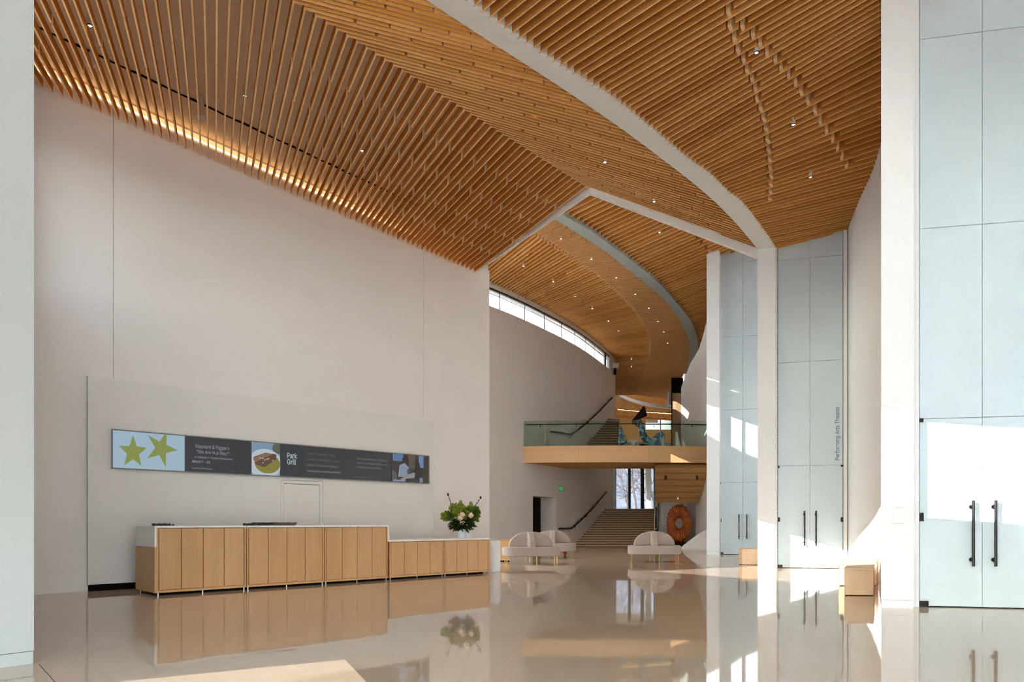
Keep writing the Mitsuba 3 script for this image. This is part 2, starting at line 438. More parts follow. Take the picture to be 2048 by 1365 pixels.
# right-hand ceiling: from the beam to the curved right wall
cC = struct('ceiling_002', 'tall timber fin ceiling between the white beam and the right wall')
hiU = [1553, 1490, 1433, 1357, 1300, 1240, 1180, 1056, 936, 860]
Rp = [(8.66, 18.2, 8.78), (7.76, 15.07, 8.8), (6.95, 12.75, 8.8), (5.95, 10.6, 8.8), (5.7, 9.5, 8.8), (5.55, 8.5, 8.8), (5.45, 7.6, 8.8), (5.5, 5.4, 8.8), (5.2, 3.6, 8.8), (5.0, 2.6, 8.8)]
jH = curve([PZ(u, v, ZB) for u, v in beam_hi], 400)
uH = CX + F * jH[:, 0] / jH[:, 1]
lenH = np.r_[0, np.cumsum(np.linalg.norm(np.diff(jH, axis=0), axis=1))]
lR = np.array([np.interp(-u, -uH, lenH) for u in hiU])
from scipy.interpolate import PchipInterpolator
RF = PchipInterpolator(lR, np.array(Rp))
NC = int(lR[-1] / 0.150)
def CB(k):
    l = k * 0.150
    return np.array([np.interp(l, lenH, jH[:, i]) for i in range(3)])
def CR(k): return RF(min(k * 0.150, lR[-1]))
# the two lines along which the fins are jointed, as seen columns
J1 = np.array([(1436, 3), (1453, 14), (1467, 65), (1487, 121), (1506, 161), (1519, 207), (1529, 246), (1536, 284), (1540, 330), (1542, 360), (1538, 400)], float)
J2 = np.array([(1477, 36), (1499, 62), (1521, 80), (1538, 102), (1554, 121), (1569, 138), (1586, 157), (1598, 174), (1609, 192), (1621, 209), (1633, 227), (1644, 243), (1655, 258), (1663, 270), (1680, 298), (1694, 329)], float)
def seen(p): return np.array([CX + F * p[0] / p[1], HZ - F * (p[2] - CH) / p[1]])
def cross_frac(p, q, J):
    fs = np.linspace(0.03, 0.97, 120)
    pts = np.array([seen(p + (q - p) * f) for f in fs])
    ju = np.interp(pts[:, 1], J[:, 1], J[:, 0], left=np.nan, right=np.nan)
    d = pts[:, 0] - ju
    for i in range(len(fs) - 1):
        if np.isfinite(d[i]) and np.isfinite(d[i + 1]) and d[i] < 0 <= d[i + 1]:
            return float(fs[i])
    return None
fr1 = [cross_frac(CB(k), CR(k), J1) for k in range(NC)]
fr2 = [cross_frac(CB(k), CR(k), J2) for k in range(NC)]
for k in range(NC):
    p, q = CB(k) + [0, 0, 0.0], CR(k)
    L = np.linalg.norm(q - p)
    gaps = sorted([(f - 0.075 / L, f + 0.075 / L) for f, par in ((fr1[k], 0), (fr2[k], 1)) if f and k % 2 == par])
    d = unit(q - p)
    add_slat(slat(p + d * (-0.04), q + d * 0.10, 0.021, 0.235, gaps), cC)
    for f, par in ((fr1[k], 0), (fr2[k], 1)):
        if f and k % 2 == par and k > 0:
            a, b = CB(k - 1) + (CR(k - 1) - CB(k - 1)) * f, p + (q - p) * f
            s = unit(b - a)
            bb = [a + s * 0.012 - d * 0.028, b - s * 0.0 - d * 0.028, b + d * 0.028, a + s * 0.012 + d * 0.028]
            add('spacer', hexa([x + [0, 0, 0.012] for x in bb], [x + [0, 0, 0.2] for x in bb]), 'm_spacer', cC)
kk = np.linspace(0, NC - 1, 40)
add('backing', ribbon(np.array([CB(k) - unit(CR(k) - CB(k)) * 0.3 for k in kk]), np.array([CR(k) + unit(CR(k) - CB(k)) * 0.8 for k in kk]), 0.42, 0.5), 'm_slat_1', cC)

# ---------------------------------------------------------------- pillars, concave walls, door sets on the right
def pillar(name, pl, zt, label):
    e = unit(pl[1] - pl[0]); n = np.array([-e[1], e[0]])            # n points away from the viewer
    w = np.linalg.norm(pl[1] - pl[0])
    k = thing(name, label, 'pillar')
    # left flank leans behind the line of sight, where the curved wall joins
    b = [pl[0], pl[1], pl[1] + n * 0.55 + e * 0.10, pl[0] + n * 0.55 + e * 0.34]
    add('shaft', hexa([[*p, 0.11] for p in b], [[*p, zt] for p in b]), 'm_white', k)
    b2 = [pl[0] + n * 0.004 + e * 0.003, pl[1] + n * 0.004 - e * 0.003, b[2], b[3]]
    add('base', hexa([[*p, 0.0] for p in b2], [[*p, 0.106] for p in b2]), 'm_white', k)
    return k, e, n
k1, e1, n1 = pillar('pillar', PIL1, 12.0, 'nearest white pillar, sunlit, beside the wide frosted doors at the right edge')
k2, e2, n2 = pillar('pillar', PIL2, ZB + 0.02, 'white pillar under the end of the curved beam, left of the lettered doors')
k3, e3, n3 = pillar('pillar', PIL3, 11.55, 'farthest white pillar at the right end of the balcony')

wr = struct('wall_right', 'curved white wall between the nearest pillar and the lettered doors')
cw1 = curve([(5.56, 10.36), (6.05, 11.3), (6.78, 12.65), (7.38, 13.98), (7.78, 15.07), (8.22, 16.6), (8.72, 18.2)], 40)
add('surface', wall_along(cw1, -0.12, 0.0, 13.0), 'm_white', wr, smooth=30)
wr2 = struct('wall_right_far', 'curved white wall behind the second pillar')
cw2 = curve([(6.82, 18.85), (7.5, 20.3), (8.4, 22.4), (9.0, 24.3), (9.45, 25.9)], 30)
add('surface', wall_along(cw2, -0.08, 0.0, 13.0), 'm_white', wr2, smooth=30)
wr0 = struct('wall_right_near', 'curved white wall beside the wide frosted doors outside the frame')
cw0 = curve([(4.6, 2.0), (5.7, 4.6), (6.6, 7.2), (7.45, 9.65)], 24)
add('surface', wall_along(cw0, -0.25, 0.0, 15.0), 'm_white', wr0, smooth=30)

def door_set(no, left, slope, leaf, zs, ztop, label):
    d = struct(f'door_{no}', label)
    o = np.array(left); e = unit([1, slope]); n = np.array([e[1], -e[0]])     # n towards the viewer
    g = 0.006
    levels = [0.012] + list(zs) + [ztop]
    for i, (z0, z1) in enumerate(zip(levels[:-1], levels[1:])):
        for j in range(2):
            s0, s1 = j * leaf + g / 2, (j + 1) * leaf - g / 2
            m = frame_box(o, e, n, s0, s1, -0.03, 0.0, z0 + g / 2, z1 - g / 2)
            if i:
                add('panel', m, 'm_frost', d)
                continue
            lf = add('leaf', m, 'm_frost', d)
            hs = leaf - 0.14 if j == 0 else leaf + 0.14
            c = o + e * hs + n * 0.07
            hm = [tube([[*c, 0.59], [*c, 1.51]], 0.019, 12)]
            for z in (0.68, 1.42):
                dx = 0.0
                hm.append(tube([[*(o + e * hs), z], [*c, z]], 0.012, 8))
                hm.append(tube([[*(o + e * hs + n * 0.0), z], [*(o + e * hs + n * 0.014), z]], 0.03, 12))
            add('handle', hm, 'm_black', lf, smooth=40, label='long black tubular pull handle')
            hx = 0.0 if j == 0 else 2 * leaf
            for z0h, z1h, wd in ((0.006, 0.085, 0.11), (1.22, 1.34, 0.05), (zs[0] - 0.05, zs[0] + 0.005, 0.045)):
                sa, sb = (hx - 0.012, hx + wd) if j == 0 else (hx - wd, hx + 0.012)
                add('hinge', frame_box(o, e, n, sa, sb, -0.01, 0.018, z0h, z1h), 'm_black', lf, label='small black hinge')
    add('backing', frame_box(o, e, n, -0.12, 2 * leaf + 0.12, -0.20, -0.06, 0.0, ztop + 0.3), 'm_dark', d)
    add('jamb', frame_box(o, e, n, -0.14, -0.012, -0.2, 0.02, 0.0, ztop), 'm_white', d)
    add('jamb', frame_box(o, e, n, 2 * leaf + 0.012, 2 * leaf + 0.10, -0.2, 0.03, 0.0, ztop), 'm_white', d)
    add('sill', frame_box(o, e, n, -0.01, 2 * leaf + 0.01, -0.03, 0.0, 0.0, 0.008), 'm_black', d)
    return o, e, n
D1 = door_set(1, (5.81, 9.98), -0.205, 0.803, (2.68, 5.39, 8.09), 11.5, 'tall pale blue frosted glass double doors at the right edge')
D2 = door_set(2, (7.05, 18.56), -0.272, 0.79, (2.70, 5.43, 8.15), 9.2, 'pale blue frosted glass double doors lettered with the theater name')
D3 = door_set(3, (7.85, 26.4), -0.25, 0.81, (2.71, 5.44, 8.18, 10.97), 11.9, 'pale blue frosted glass double doors farthest from the camera')
# vertical lettering on the upper panel of the middle doors
pt = P(1678.5, 922, 18.17)
lt = text('Performing Arts Theater', 0.105, 0.74, 0.003)
L0 = lt.bounds[1][0]
M = np.eye(4); M[:3, :3] = [[0, -1, 0], [1, 0, 0], [0, 0, 1]]
lt.apply_transform(M)
lt.apply_scale([1.0, 1.40 / L0, 1.0])
s_t = float(np.dot(pt[:2] - D2[0], D2[1]))
lk = add('door_lettering', on_plane(lt, [*(D2[0] + D2[1] * s_t + D2[2] * 0.001), pt[2]], D2[1], D2[2]), flat('m_letter', S(84, 112, 128)),
         label='vertical grey lettering Performing Arts Theater on the middle frosted doors', cat='lettering')
# flush plates on the pillars
for pl, e, n, label in ((PIL1, e1, n1, 'flush white control plate on the nearest pillar'), (PIL2, e2, n2, 'flush white control plate on the pillar left of the lettered doors'), (PIL3, e3, n3, 'flush white control plate on the farthest pillar')):
    w = np.linalg.norm(pl[1] - pl[0])
    t = thing('wall_plate', label, 'control plate')
    add('plate', cham(pl[0], e, -n, w * 0.34, w * 0.34 + 0.15, 0.0005, 0.012, 1.19, 1.48, 0.003), 'm_white', t)
    add('reader', cham(pl[0], e, -n, w * 0.34 + 0.03, w * 0.34 + 0.12, 0.0125, 0.018, 1.40, 1.46, 0.002), 'm_trim', t)

# ---------------------------------------------------------------- benches on the right
def bench(label, c, e, w, l, h, lean=None):
    """c: front left corner on the floor, e: width direction, length goes away from the viewer"""
    e = unit(e); n = unit(lean if lean is not None else [-e[1], e[0]])
    t = thing('bench', label, 'bench')
    add('top', cham(c, e, n, 0, w, 0, l, h - 0.04, h, 0.004), 'm_bench', t)
    add('body', cham(c, e, n, 0.002, w - 0.002, 0.002, l - 0.002, 0.012, h - 0.041, 0.003), 'm_bench', t)
    add('plinth', frame_box(c, e, n, 0.02, w - 0.02, 0.02, l - 0.02, 0.0, 0.012), 'm_dark', t)
bench('nearest pale wooden block bench beside the sunlit pillar', P(1688.3, HZ, 11.48)[:2], (1.0, -0.10), 0.462, 1.83, 0.455, (0.86, 1.62))
bench('taller pale wooden block bench behind the nearest bench against the curved wall', P(1677.5, HZ, 13.25)[:2], (1.0, -0.10), 0.68, 0.9, 0.53, (0.5, 0.87))
bench('wooden block bench half hidden by the second pillar near the far doors', P(1484, HZ, 19.8)[:2], (1.0, -0.12), 0.7, 0.5, 0.455)

# ---------------------------------------------------------------- reception desk
dk = thing('reception_desk', 'long wooden reception desk with white top, three tall and two low sections', 'desk')
DO = np.array([-5.79, 11.40]); DE = unit(np.array([-0.53, 16.5]) - DO); DN = np.array([-DE[1], DE[0]])  # DN away from the viewer
def desk_s(u, dd=0.0):
    k = (u - CX) / F
    o = DO + DN * dd
    return float((k * o[1] - o[0]) / (DE[0] - k * DE[1]))
ZH, ZL, DD = 1.147, 0.835, 1.0
secs = [(313, 492.2, ZH), (493.6, 648.6, ZH), (650.0, 775.5, ZH), (779.5, 887.5, ZL), (889, 979, ZL)]
for i, (u0, u1, zh) in enumerate(secs):
    s0, s1 = desk_s(u0), desk_s(u1)
    m = 0.035
    wtop_ = add('countertop', cham(DO, DE, DN, s0 - (0.03 if i in (0,) else 0), s1 + (0.035 if i == 2 else 0), -0.004, DD, zh - 0.034, zh, 0.003), 'm_counter', dk, label='white countertop')
    add('carcass', frame_box(DO, DE, DN, s0 + 0.004, s1 - 0.004, 0.03, DD - 0.02, 0.09, zh - 0.036), 'm_desk_dark', dk)
    add('side_strip', frame_box(DO, DE, DN, s0 + 0.002, s0 + m - 0.006, 0.0, 0.03, 0.092, zh - 0.036), 'm_desk', dk)
    add('side_strip', frame_box(DO, DE, DN, s1 - m + 0.006, s1 - 0.002, 0.0, 0.03, 0.092, zh - 0.036), 'm_desk', dk)
    add('bottom_rail', frame_box(DO, DE, DN, s0, s1, -0.004, DD - 0.02, 0.05, 0.09), 'm_desk', dk)
    w = (s1 - s0 - 2 * m) / 4
    for j in range(4):
        add('door_panel', cham(DO, DE, DN, s0 + m + j * w + 0.006, s0 + m + (j + 1) * w - 0.006, 0.0, 0.028, 0.095, zh - 0.044, 0.002), 'm_desk', dk)
    for s in (s0 + 0.03, (s0 + s1) / 2, s1 - 0.03):
        for dd in (0.03, DD - 0.08):
            add('foot', tube([[*(DO + DE * s + DN * dd), 0.0], [*(DO + DE * s + DN * dd), 0.05]], 0.014, 8), 'm_steel', dk, label='steel foot')
# white waterfall end at the left, the step, and the dark toe kick set back
s0 = desk_s(313)
add('end_panel', frame_box(DO, DE, DN, s0 - 0.03, s0 + 0.0, -0.004, DD, 0.80, ZH - 0.035), 'm_counter', dk, label='white waterfall end')
add('end_panel', frame_box(DO, DE, DN, s0 - 0.03, s0 + 0.0, -0.003, DD, 0.05, 0.795), 'm_desk', dk, label='wooden lower end')
s2 = desk_s(775.5)
add('step_panel', frame_box(DO, DE, DN, s2 + 0.0, s2 + 0.035, -0.004, DD, ZL - 0.03, ZH - 0.035), 'm_counter', dk, label='white step between tall and low section')
s3 = desk_s(979)
add('end_panel', frame_box(DO, DE, DN, s3, s3 + 0.02, 0.0, DD, 0.05, ZL - 0.036), 'm_desk', dk)
add('toe_kick', frame_box(DO, DE, DN, s0 + 0.12, s3 - 0.08, 0.16, DD - 0.2, 0.0, 0.05), 'm_dark', dk)

# things on the desk
def desk_pt(u, dd, z):
    s = desk_s(u, dd)
    return np.array([*(DO + DE * s + DN * dd), z])
for u0, u1, h, lab in ((307.5, 315, 0.03, 'leftmost small black card tray on the desk'), (318.5, 327, 0.03, 'second small black card tray from the left on the desk'), (329, 339, 0.03, 'third small black card tray from the left on the desk'), (341.5, 345, 0.03, 'narrow black card tray, fourth from the left on the desk'),
                       (490.5, 498, 0.03, 'small black card tray over the first desk joint'), (499.5, 508, 0.03, 'small black card tray left of the black box on the desk')):
    sa, sb = desk_s(u0, 0.2), desk_s(u1, 0.2)
    t = thing('card_tray', lab, 'card tray')
    add('base', cham(DO, DE, DN, sa, sb, 0.12, 0.30, ZH, ZH + 0.010, 0.002), 'm_black', t)
    add('front_rim', frame_box(DO, DE, DN, sa, sb, 0.12, 0.128, ZH + 0.010, ZH + h), 'm_black', t)
    add('rear_rim', frame_box(DO, DE, DN, sa, sb, 0.292, 0.30, ZH + 0.010, ZH + h + 0.012), 'm_black', t)
t = thing('document_box', 'flat black box lying on the desk left of the grey bowl', 'box')
add('body', cham(DO, DE, DN, desk_s(510, .35), desk_s(538, .35), 0.2, 0.5, ZH, ZH + 0.045, 0.003), 'm_black', t)
add('lid', cham(DO, DE, DN, desk_s(509.6, .35), desk_s(538.4, .35), 0.195, 0.505, ZH + 0.046, ZH + 0.056, 0.002), 'm_dark', t)
bowl = lathe([(0, 0), (0.215, 0), (0.245, 0.02), (0.262, 0.058), (0.250, 0.058), (0.232, 0.026), (0, 0.018)], 48)
bowl.apply_translation(desk_pt(566, 0.38, ZH))
add('bowl', bowl, flat('m_bowl', S(88, 86, 78), 0.45), smooth=40, label='wide shallow grey bowl on the middle of the desk', cat='bowl')
t = thing('name_card', 'tiny white card standing beside the flower vase', 'card')
add('sheet', cham(DO, DE, DN, desk_s(932.6, .3), desk_s(943.5, .3), 0.30, 0.304, ZL, ZL + 0.125, 0.001), 'm_plinth', t)
add('foot', cham(DO, DE, DN, desk_s(933.4, .3), desk_s(942.6, .3), 0.304, 0.36, ZL, ZL + 0.004, 0.001), 'm_plinth', t)
# vase
VC = desk_pt(923.5, 0.33, ZL)
vs = thing('vase', 'pale grey ceramic vase on the low end of the desk', 'vase')
vm = lathe([(0, 0), (0.085, 0), (0.092, 0.012), (0.106, 0.10), (0.112, 0.215), (0.104, 0.215), (0.097, 0.10), (0.08, 0.02), (0, 0.018)], 40)
vm.apply_translation(VC)
add('body', vm, flat('m_vase', S(205, 212, 216), 0.4), vs, smooth=40)
bq = thing('flower_bouquet', 'large bouquet of green foliage and pale roses in the grey vase', 'flowers')
def leafs(cs, ds, size, wid):
    v, f = [], []
    for c, d, sz in zip(cs, ds, size):
        d = unit(d); s = unit(np.cross(d, nrg.normal(size=3))); up = np.cross(s, d)
        pts = [c, c + d * sz * .35 + s * wid * sz + up * .05 * sz, c + d * sz * .75 + s * wid * .8 * sz, c + d * sz, c + d * sz * .75 - s * wid * .8 * sz, c + d * sz * .35 - s * wid * sz + up * .05 * sz]
        b = len(v); v += pts
        f += [[b, b + 1, b + 5], [b + 1, b + 2, b + 5], [b + 2, b + 4, b + 5], [b + 2, b + 3, b + 4]]
    return trimesh.Trimesh(np.array(v), f, process=False)
mat('m_leaf_dark', {'type': 'principledthin', 'base_color': rgb(S(46, 62, 30)), 'roughness': 0.5, 'diff_trans': 0.5})
mat('m_leaf_lime', {'type': 'principledthin', 'base_color': rgb(S(146, 160, 58)), 'roughness': 0.5, 'diff_trans': 0.7})
mat('m_leaf_mid', {'type': 'principledthin', 'base_color': rgb(S(96, 118, 46)), 'roughness': 0.5, 'diff_trans': 0.6})
TOPV = VC + [0, 0, 0.20]
def blob(n, c, r, sz, wid, drop=0.0):
    cs, ds, ss = [], [], []
    for _ in range(n):
        d = unit(nrg.normal(size=3)); q = c + d * r * nrg.uniform(0.35, 1.0)
        cs.append(q); ds.append(unit(q - TOPV) * 0.7 + d * 0.6 + np.array([0, 0, -drop])); ss.append(sz * nrg.uniform(0.7, 1.3))
    return leafs(cs, ds, ss, wid)
lk_ = add('dark_foliage', blob(420, VC + [0.02, 0, 0.34], np.array([0.27, 0.24, 0.14]), 0.10, 0.22, 0.9), 'm_leaf_dark', bq, label='dark drooping leaves', kind='stuff')
for c, r in (((-0.24, 0.0, 0.50), 0.13), ((0.25, 0.05, 0.48), 0.13), ((0.0, -0.05, 0.58), 0.18), ((-0.13, 0.05, 0.66), 0.13), ((0.15, 0.0, 0.60), 0.12), ((0.32, 0.0, 0.62), 0.07), ((-0.36, 0.02, 0.50), 0.08)):
    add('foliage', blob(130, VC + np.array(c), r, 0.075, 0.36), 'm_leaf_lime' if rng.random() < .6 else 'm_leaf_mid', bq, label='lime green leaf cluster', kind='stuff')
for x, z0, z1 in ((-0.03, 0.62, 0.90), (0.22, 0.60, 0.87)):
    cs = [VC + [x + nrg.normal() * .015, nrg.normal() * .015, z0 + (z1 - z0) * t_] for t_ in np.linspace(0, .92, 70)]
    ds = [np.array([math.cos(i * 2.4), math.sin(i * 2.4), 0.7]) for i in range(70)]
    add('flower_spike', leafs(cs, ds, [0.075 * (1.15 - i / 90) for i in range(70)], 0.42), 'm_leaf_lime', bq, label='tall green flower spike')
for x, y, z in ((-0.02, -0.20, 0.47), (0.03, -0.18, 0.55), (0.22, -0.12, 0.54)):
    rm = []
    for i in range(16):
        a, rr = i * 2.4, 0.012 + 0.0025 * i
        pet = trimesh.creation.icosphere(1, 0.026); pet.apply_scale([1, 0.35, 1.0])
        pet.apply_transform(trimesh.transformations.rotation_matrix(a, [0, 1, 0])); pet.apply_translation([rr * math.cos(a), -0.03 + 0.0022 * i, rr * math.sin(a)])
        rm.append(pet)
    r_ = trimesh.util.concatenate(rm); r_.apply_translation(VC + [x, y, z])
    add('rose', r_, flat('m_rose', S(222, 190, 164)), bq, smooth=True, label='pale peach rose')
for x0, x1, z1 in ((-0.12, -0.33, 1.02), (0.12, 0.43, 0.95)):
    pp = [VC + [x0 + (x1 - x0) * t_ + .012 * math.sin(9 * t_), 0, 0.45 + (z1 - 0.45) * t_] for t_ in np.linspace(0, 1, 9)]
    bm_ = [tube(pp, 0.006, 6)]
    for t_ in (0.35, 0.5, 0.62, 0.74, 0.86, 1.0):
        b_ = trimesh.creation.icosphere(1, 0.016 if t_ < 1 else 0.028); b_.apply_scale([.8, .8, 1.3]); b_.apply_translation(VC + [x0 + (x1 - x0) * t_ + .01, -.008, 0.45 + (z1 - .45) * t_]); bm_.append(b_)
    add('branch', bm_, flat('m_branch', S(62, 50, 40)), bq, label='dark budding branch')

t = thing('pedestal', 'plain white block at the right end of the reception desk', 'pedestal')
pc = P(979.5, HZ, 17.0)[:2]
add('block', cham(pc, (1, 0.02), (-0.02, 1), -0.35, 0.258, 0, 0.6, 0.0, 0.752, 0.004), 'm_plinth', t)
add('cap', cham(pc, (1, 0.02), (-0.02, 1), -0.352, 0.26, -0.002, 0.602, 0.753, 0.765, 0.003), 'm_plinth', t)
t = thing('side_cabinet', 'low orange wooden cabinet behind the white pedestal and the left sofa', 'cabinet')
cc = P(994, HZ, 21.4)[:2]
add('body', cham(cc, (1, 0), (0, 1), 0, 0.40, 0, 0.6, 0.04, 0.645, 0.004), 'm_fascia', t)
add('top', cham(cc, (1, 0), (0, 1), -0.01, 0.41, -0.01, 0.6, 0.646, 0.672, 0.003), 'm_desk', t)
add('base', frame_box(cc, (1, 0), (0, 1), 0.02, 0.38, 0.03, 0.58, 0.0, 0.04), 'm_dark', t)

# ---------------------------------------------------------------- the display on the feature panel
dw = thing('display_wall', 'long low video display on the panel above the reception desk', 'display')
off = TH + 0.03
q0, q1 = wall_s(222.5, off), wall_s(857, off)
zs0, zs1 = 2.155, 2.855
add('housing', frame_box(WO, WE, WN, q0 + 0.03, q1 - 0.03, TH + 0.001, TH + 0.03, zs0 + 0.03, zs1 - 0.03), 'm_black', dw)
bz = 0.018
bez = [frame_box(WO, WE, WN, q0, q1, off, off + 0.035, zs1 - bz, zs1), frame_box(WO, WE, WN, q0, q1, off, off + 0.035, zs0, zs0 + bz), frame_box(WO, WE, WN, q0, q0 + bz, off, off + 0.035, zs0 + bz, zs1 - bz), frame_box(WO, WE, WN, q1 - bz, q1, off, off + 0.035, zs0 + bz, zs1 - bz)]
add('bezel', bez, flat('m_bezel', S(120, 118, 118), 0.4), dw, label='thin grey bezel')
LUM = 0.42
def scr(name, c, k=1.0):
    return mat(name, {'type': 'twosided', 'b': {'type': 'principled', 'base_color': rgb((0.02, 0.02, 0.02)), 'roughness': 0.35}}), {'type': 'area', 'radiance': rgb(np.array(S(*c)) * LUM * k), 'sampling_weight': 0.01}
LAY = [0]
def sput(name, mesh2d, c, parent, label=None, z=None):
    """a flat drawing in screen metres (x along, y up from the screen's lower left corner)"""
    m_, em = scr('m_screen_lit', c)
    LAY[0] += 1
    zz = (0.0004 * LAY[0] if z is None else z)
    m = on_plane(mesh2d, [*(WO + WE * (q0 + bz) + WN * (off + 0.008 + zz)), zs0 + bz], WE, WN)
    return add(name, m, m_, parent, label=label, emitter=em)
SH, SW = zs1 - zs0 - 2 * bz, q1 - q0 - 2 * bz
def sx(u): return wall_s(u, off + 0.01) - q0 - bz
def rect(x0, y0, x1, y1, h=0.0003): return extr(shapely.box(x0, y0, x1, y1), h)
u_div = [222.5, 369, 503, 556, 605, 700, 783, 857]
scr1 = sput('screen', rect(0, 0, sx(369.5), SH), (182, 212, 232), dw, 'pale blue screen with green stars')
scr2 = sput('screen', rect(sx(369.5) + 0.004, 0, sx(503) - 0.004, SH), (44, 48, 56), dw, 'dark screen with play announcement')
scr3 = sput('screen', rect(sx(503), 0, sx(560), SH), (170, 186, 196), dw, 'photograph of a plated dish')
scr4 = sput('screen', rect(sx(560) + 0.003, 0, sx(605) - 0.003, SH), (46, 52, 60), dw, 'dark screen with restaurant name')
scr5 = sput('screen', rect(sx(605), 0, sx(782.5), SH), (50, 53, 60), dw, 'dark screen with opening hours')
scr6 = sput('screen', rect(sx(782.5) + 0.003, 0, SW, SH), (58, 48, 46), dw, 'photograph of a reader with a book')
def star(cx, cy, r, r2, n=5, rot=0.0, sxx=0.8):
    a = [rot + math.pi / n * i for i in range(2 * n)]
    return Polygon([(cx + sxx * (r if i % 2 == 0 else r2) * math.sin(t_), cy + (r if i % 2 == 0 else r2) * math.cos(t_)) for i, t_ in enumerate(a)])
scrbox = shapely.box(0.005, 0.005, sx(369.5) - 0.005, SH - 0.005)
w1 = sx(369.5)
for c_, yy, r_, ro in ((0.27, 0.30, 0.30, 0.0), (0.66, 0.40, 0.36, 0.35)):
    sput('star', extr(star(c_ * w1, yy, r_, 0.13, rot=ro).intersection(scrbox), 0.0003), (150, 166, 74), scr1, 'green star')
def stext(t_, u, y, h, parent, c=(170, 176, 182), **kw):
    m = text(t_, h, **kw, depth=0.0003)
    m.apply_translation([sx(u), y, 0])
    sput('text', m, c, parent, t_ if len(t_) > 3 else None)
stext("Elephant & Piggie's", 390, 0.46, 0.066, scr2, sx=0.80, slant=0.2)
stext('"We Are in a Play!"', 391, 0.355, 0.066, scr2, sx=0.80, slant=0.2)
stext("A Children's Theatre Production", 389, 0.262, 0.042, scr2, sx=0.83)
stext('March 7 - 26', 384, 0.175, 0.045, scr2, sx=0.86, bold=True)
stext('$12 ($10 for Members)', 384, 0.055, 0.028, scr2, sx=0.9)
stext('Park', 573.5, 0.385, 0.105, scr4, sx=0.74, c=(196, 212, 222), bold=True)
stext('Grill', 573.5, 0.255, 0.105, scr4, sx=0.74, c=(196, 212, 222), bold=True)
for t_, y_, c_ in (('LUNCH / Tuesday - Friday', 0.49, (120, 124, 130)), ('DINNER / Wednesday - Friday', 0.365, (120, 124, 130)), ('BRUNCH / Saturday & Sunday', 0.245, (140, 146, 152)), ('Reservations are recommended.', 0.12, (160, 168, 176))):
    stext(t_, 614.5, y_, 0.042, scr5, c=c_, sx=0.92)
for t_, y_ in (('Share creative story time and', 0.46), ('hands-on artmaking with your', 0.365), ('little ones every week at', 0.27)):
    stext(t_, 713, y_, 0.045, scr5, c=(136, 142, 148), sx=0.94)
stext('Wednesdays  10:30 - 11:30 a.m.', 707, 0.045, 0.032, scr5, c=(120, 124, 122), sx=0.95)
# the dish: table, plate, food
x0, x1 = sx(503), sx(560)
cxp = (x0 + x1) / 2
bx = shapely.box(x0 + .003, .003, x1 - .003, SH - .003)
def ell(cx, cy, a, b): return affinity.scale(Point(cx, cy).buffer(1, 24), a, b)
sput('picture', extr(shapely.box(x0 + .003, SH * .62, x1 - .003, SH - .003), .0003), (138, 168, 196), scr3)
sput('picture', extr(ell(x1 - 0.03, SH * .86, .14, .12).intersection(bx), .0003), (96, 104, 84), scr3)
sput('picture', extr(ell(cxp - .02, SH * .36, .36, .30).intersection(bx), .0003), (214, 224, 232), scr3)
sput('picture', extr(ell(cxp + .03, SH * .36, .27, .20).intersection(bx), .0003), (148, 142, 52), scr3)
sput('picture', extr(Polygon([(cxp - .26, .36), (cxp - .02, .46), (cxp + .22, .44), (cxp + .22, .34), (cxp - .04, .16), (cxp - .24, .22)]), .0003), (104, 72, 52), scr3)
sput('picture', extr(Polygon([(cxp - .28, .33), (cxp - .06, .44), (cxp + .16, .45), (cxp - .24, .25)]), .0003), (150, 116, 84), scr3)
for i in range(9):
    sput('picture', extr(ell(cxp - .05 + rng.uniform(-.1, .2), .30 + rng.uniform(-.06, .08), .014, .012), .0003), (214, 208, 196), scr3)
# the reader: window light, hair, pale shirt, open book
x0, x1 = sx(783), SW
bx = shapely.box(x0 + .004, .003, x1 - .003, SH - .003)
W6 = x1 - x0
def fx(f): return x0 + W6 * f
for poly, c in ((shapely.box(fx(.02), SH * .74, fx(.30), SH - .004), (96, 134, 178)), (shapely.box(fx(.72), SH * .55, fx(.86), SH - .004), (110, 150, 194)), (shapely.box(fx(.42), SH * .5, fx(.62), SH - .004), (96, 84, 74)),
                (Polygon([(fx(.0), .004), (fx(.0), .30), (fx(.12), .22), (fx(.14), .004)]), (96, 92, 96)), (ell(fx(.36), SH * .72, .10, .16), (30, 24, 24)), (Polygon([(fx(.16), .12), (fx(.2), .40), (fx(.34), .46), (fx(.46), .34), (fx(.40), .12)]), (150, 162, 184)),
                (Polygon([(fx(.22), .06), (fx(.44), .20), (fx(.66), .26), (fx(.60), .12), (fx(.36), .03)]), (160, 158, 156)), (ell(fx(.45), .26, .05, .07), (70, 78, 100)), (ell(fx(.72), .24, .12, .14), (28, 26, 26)), (ell(fx(.7), SH * .62, .06, .09), (40, 32, 30)), (shapely.box(fx(.74), .01, fx(.84), .12), (126, 142, 170)), (Polygon([(fx(.02), .01), (fx(.36), .01), (fx(.30), .05), (fx(.04), .045)]), (150, 164, 196)), (ell(fx(.5), .06, .16, .035), (34, 46, 36))):
    sput('picture', extr(poly.intersection(bx), .0003), c, scr6)

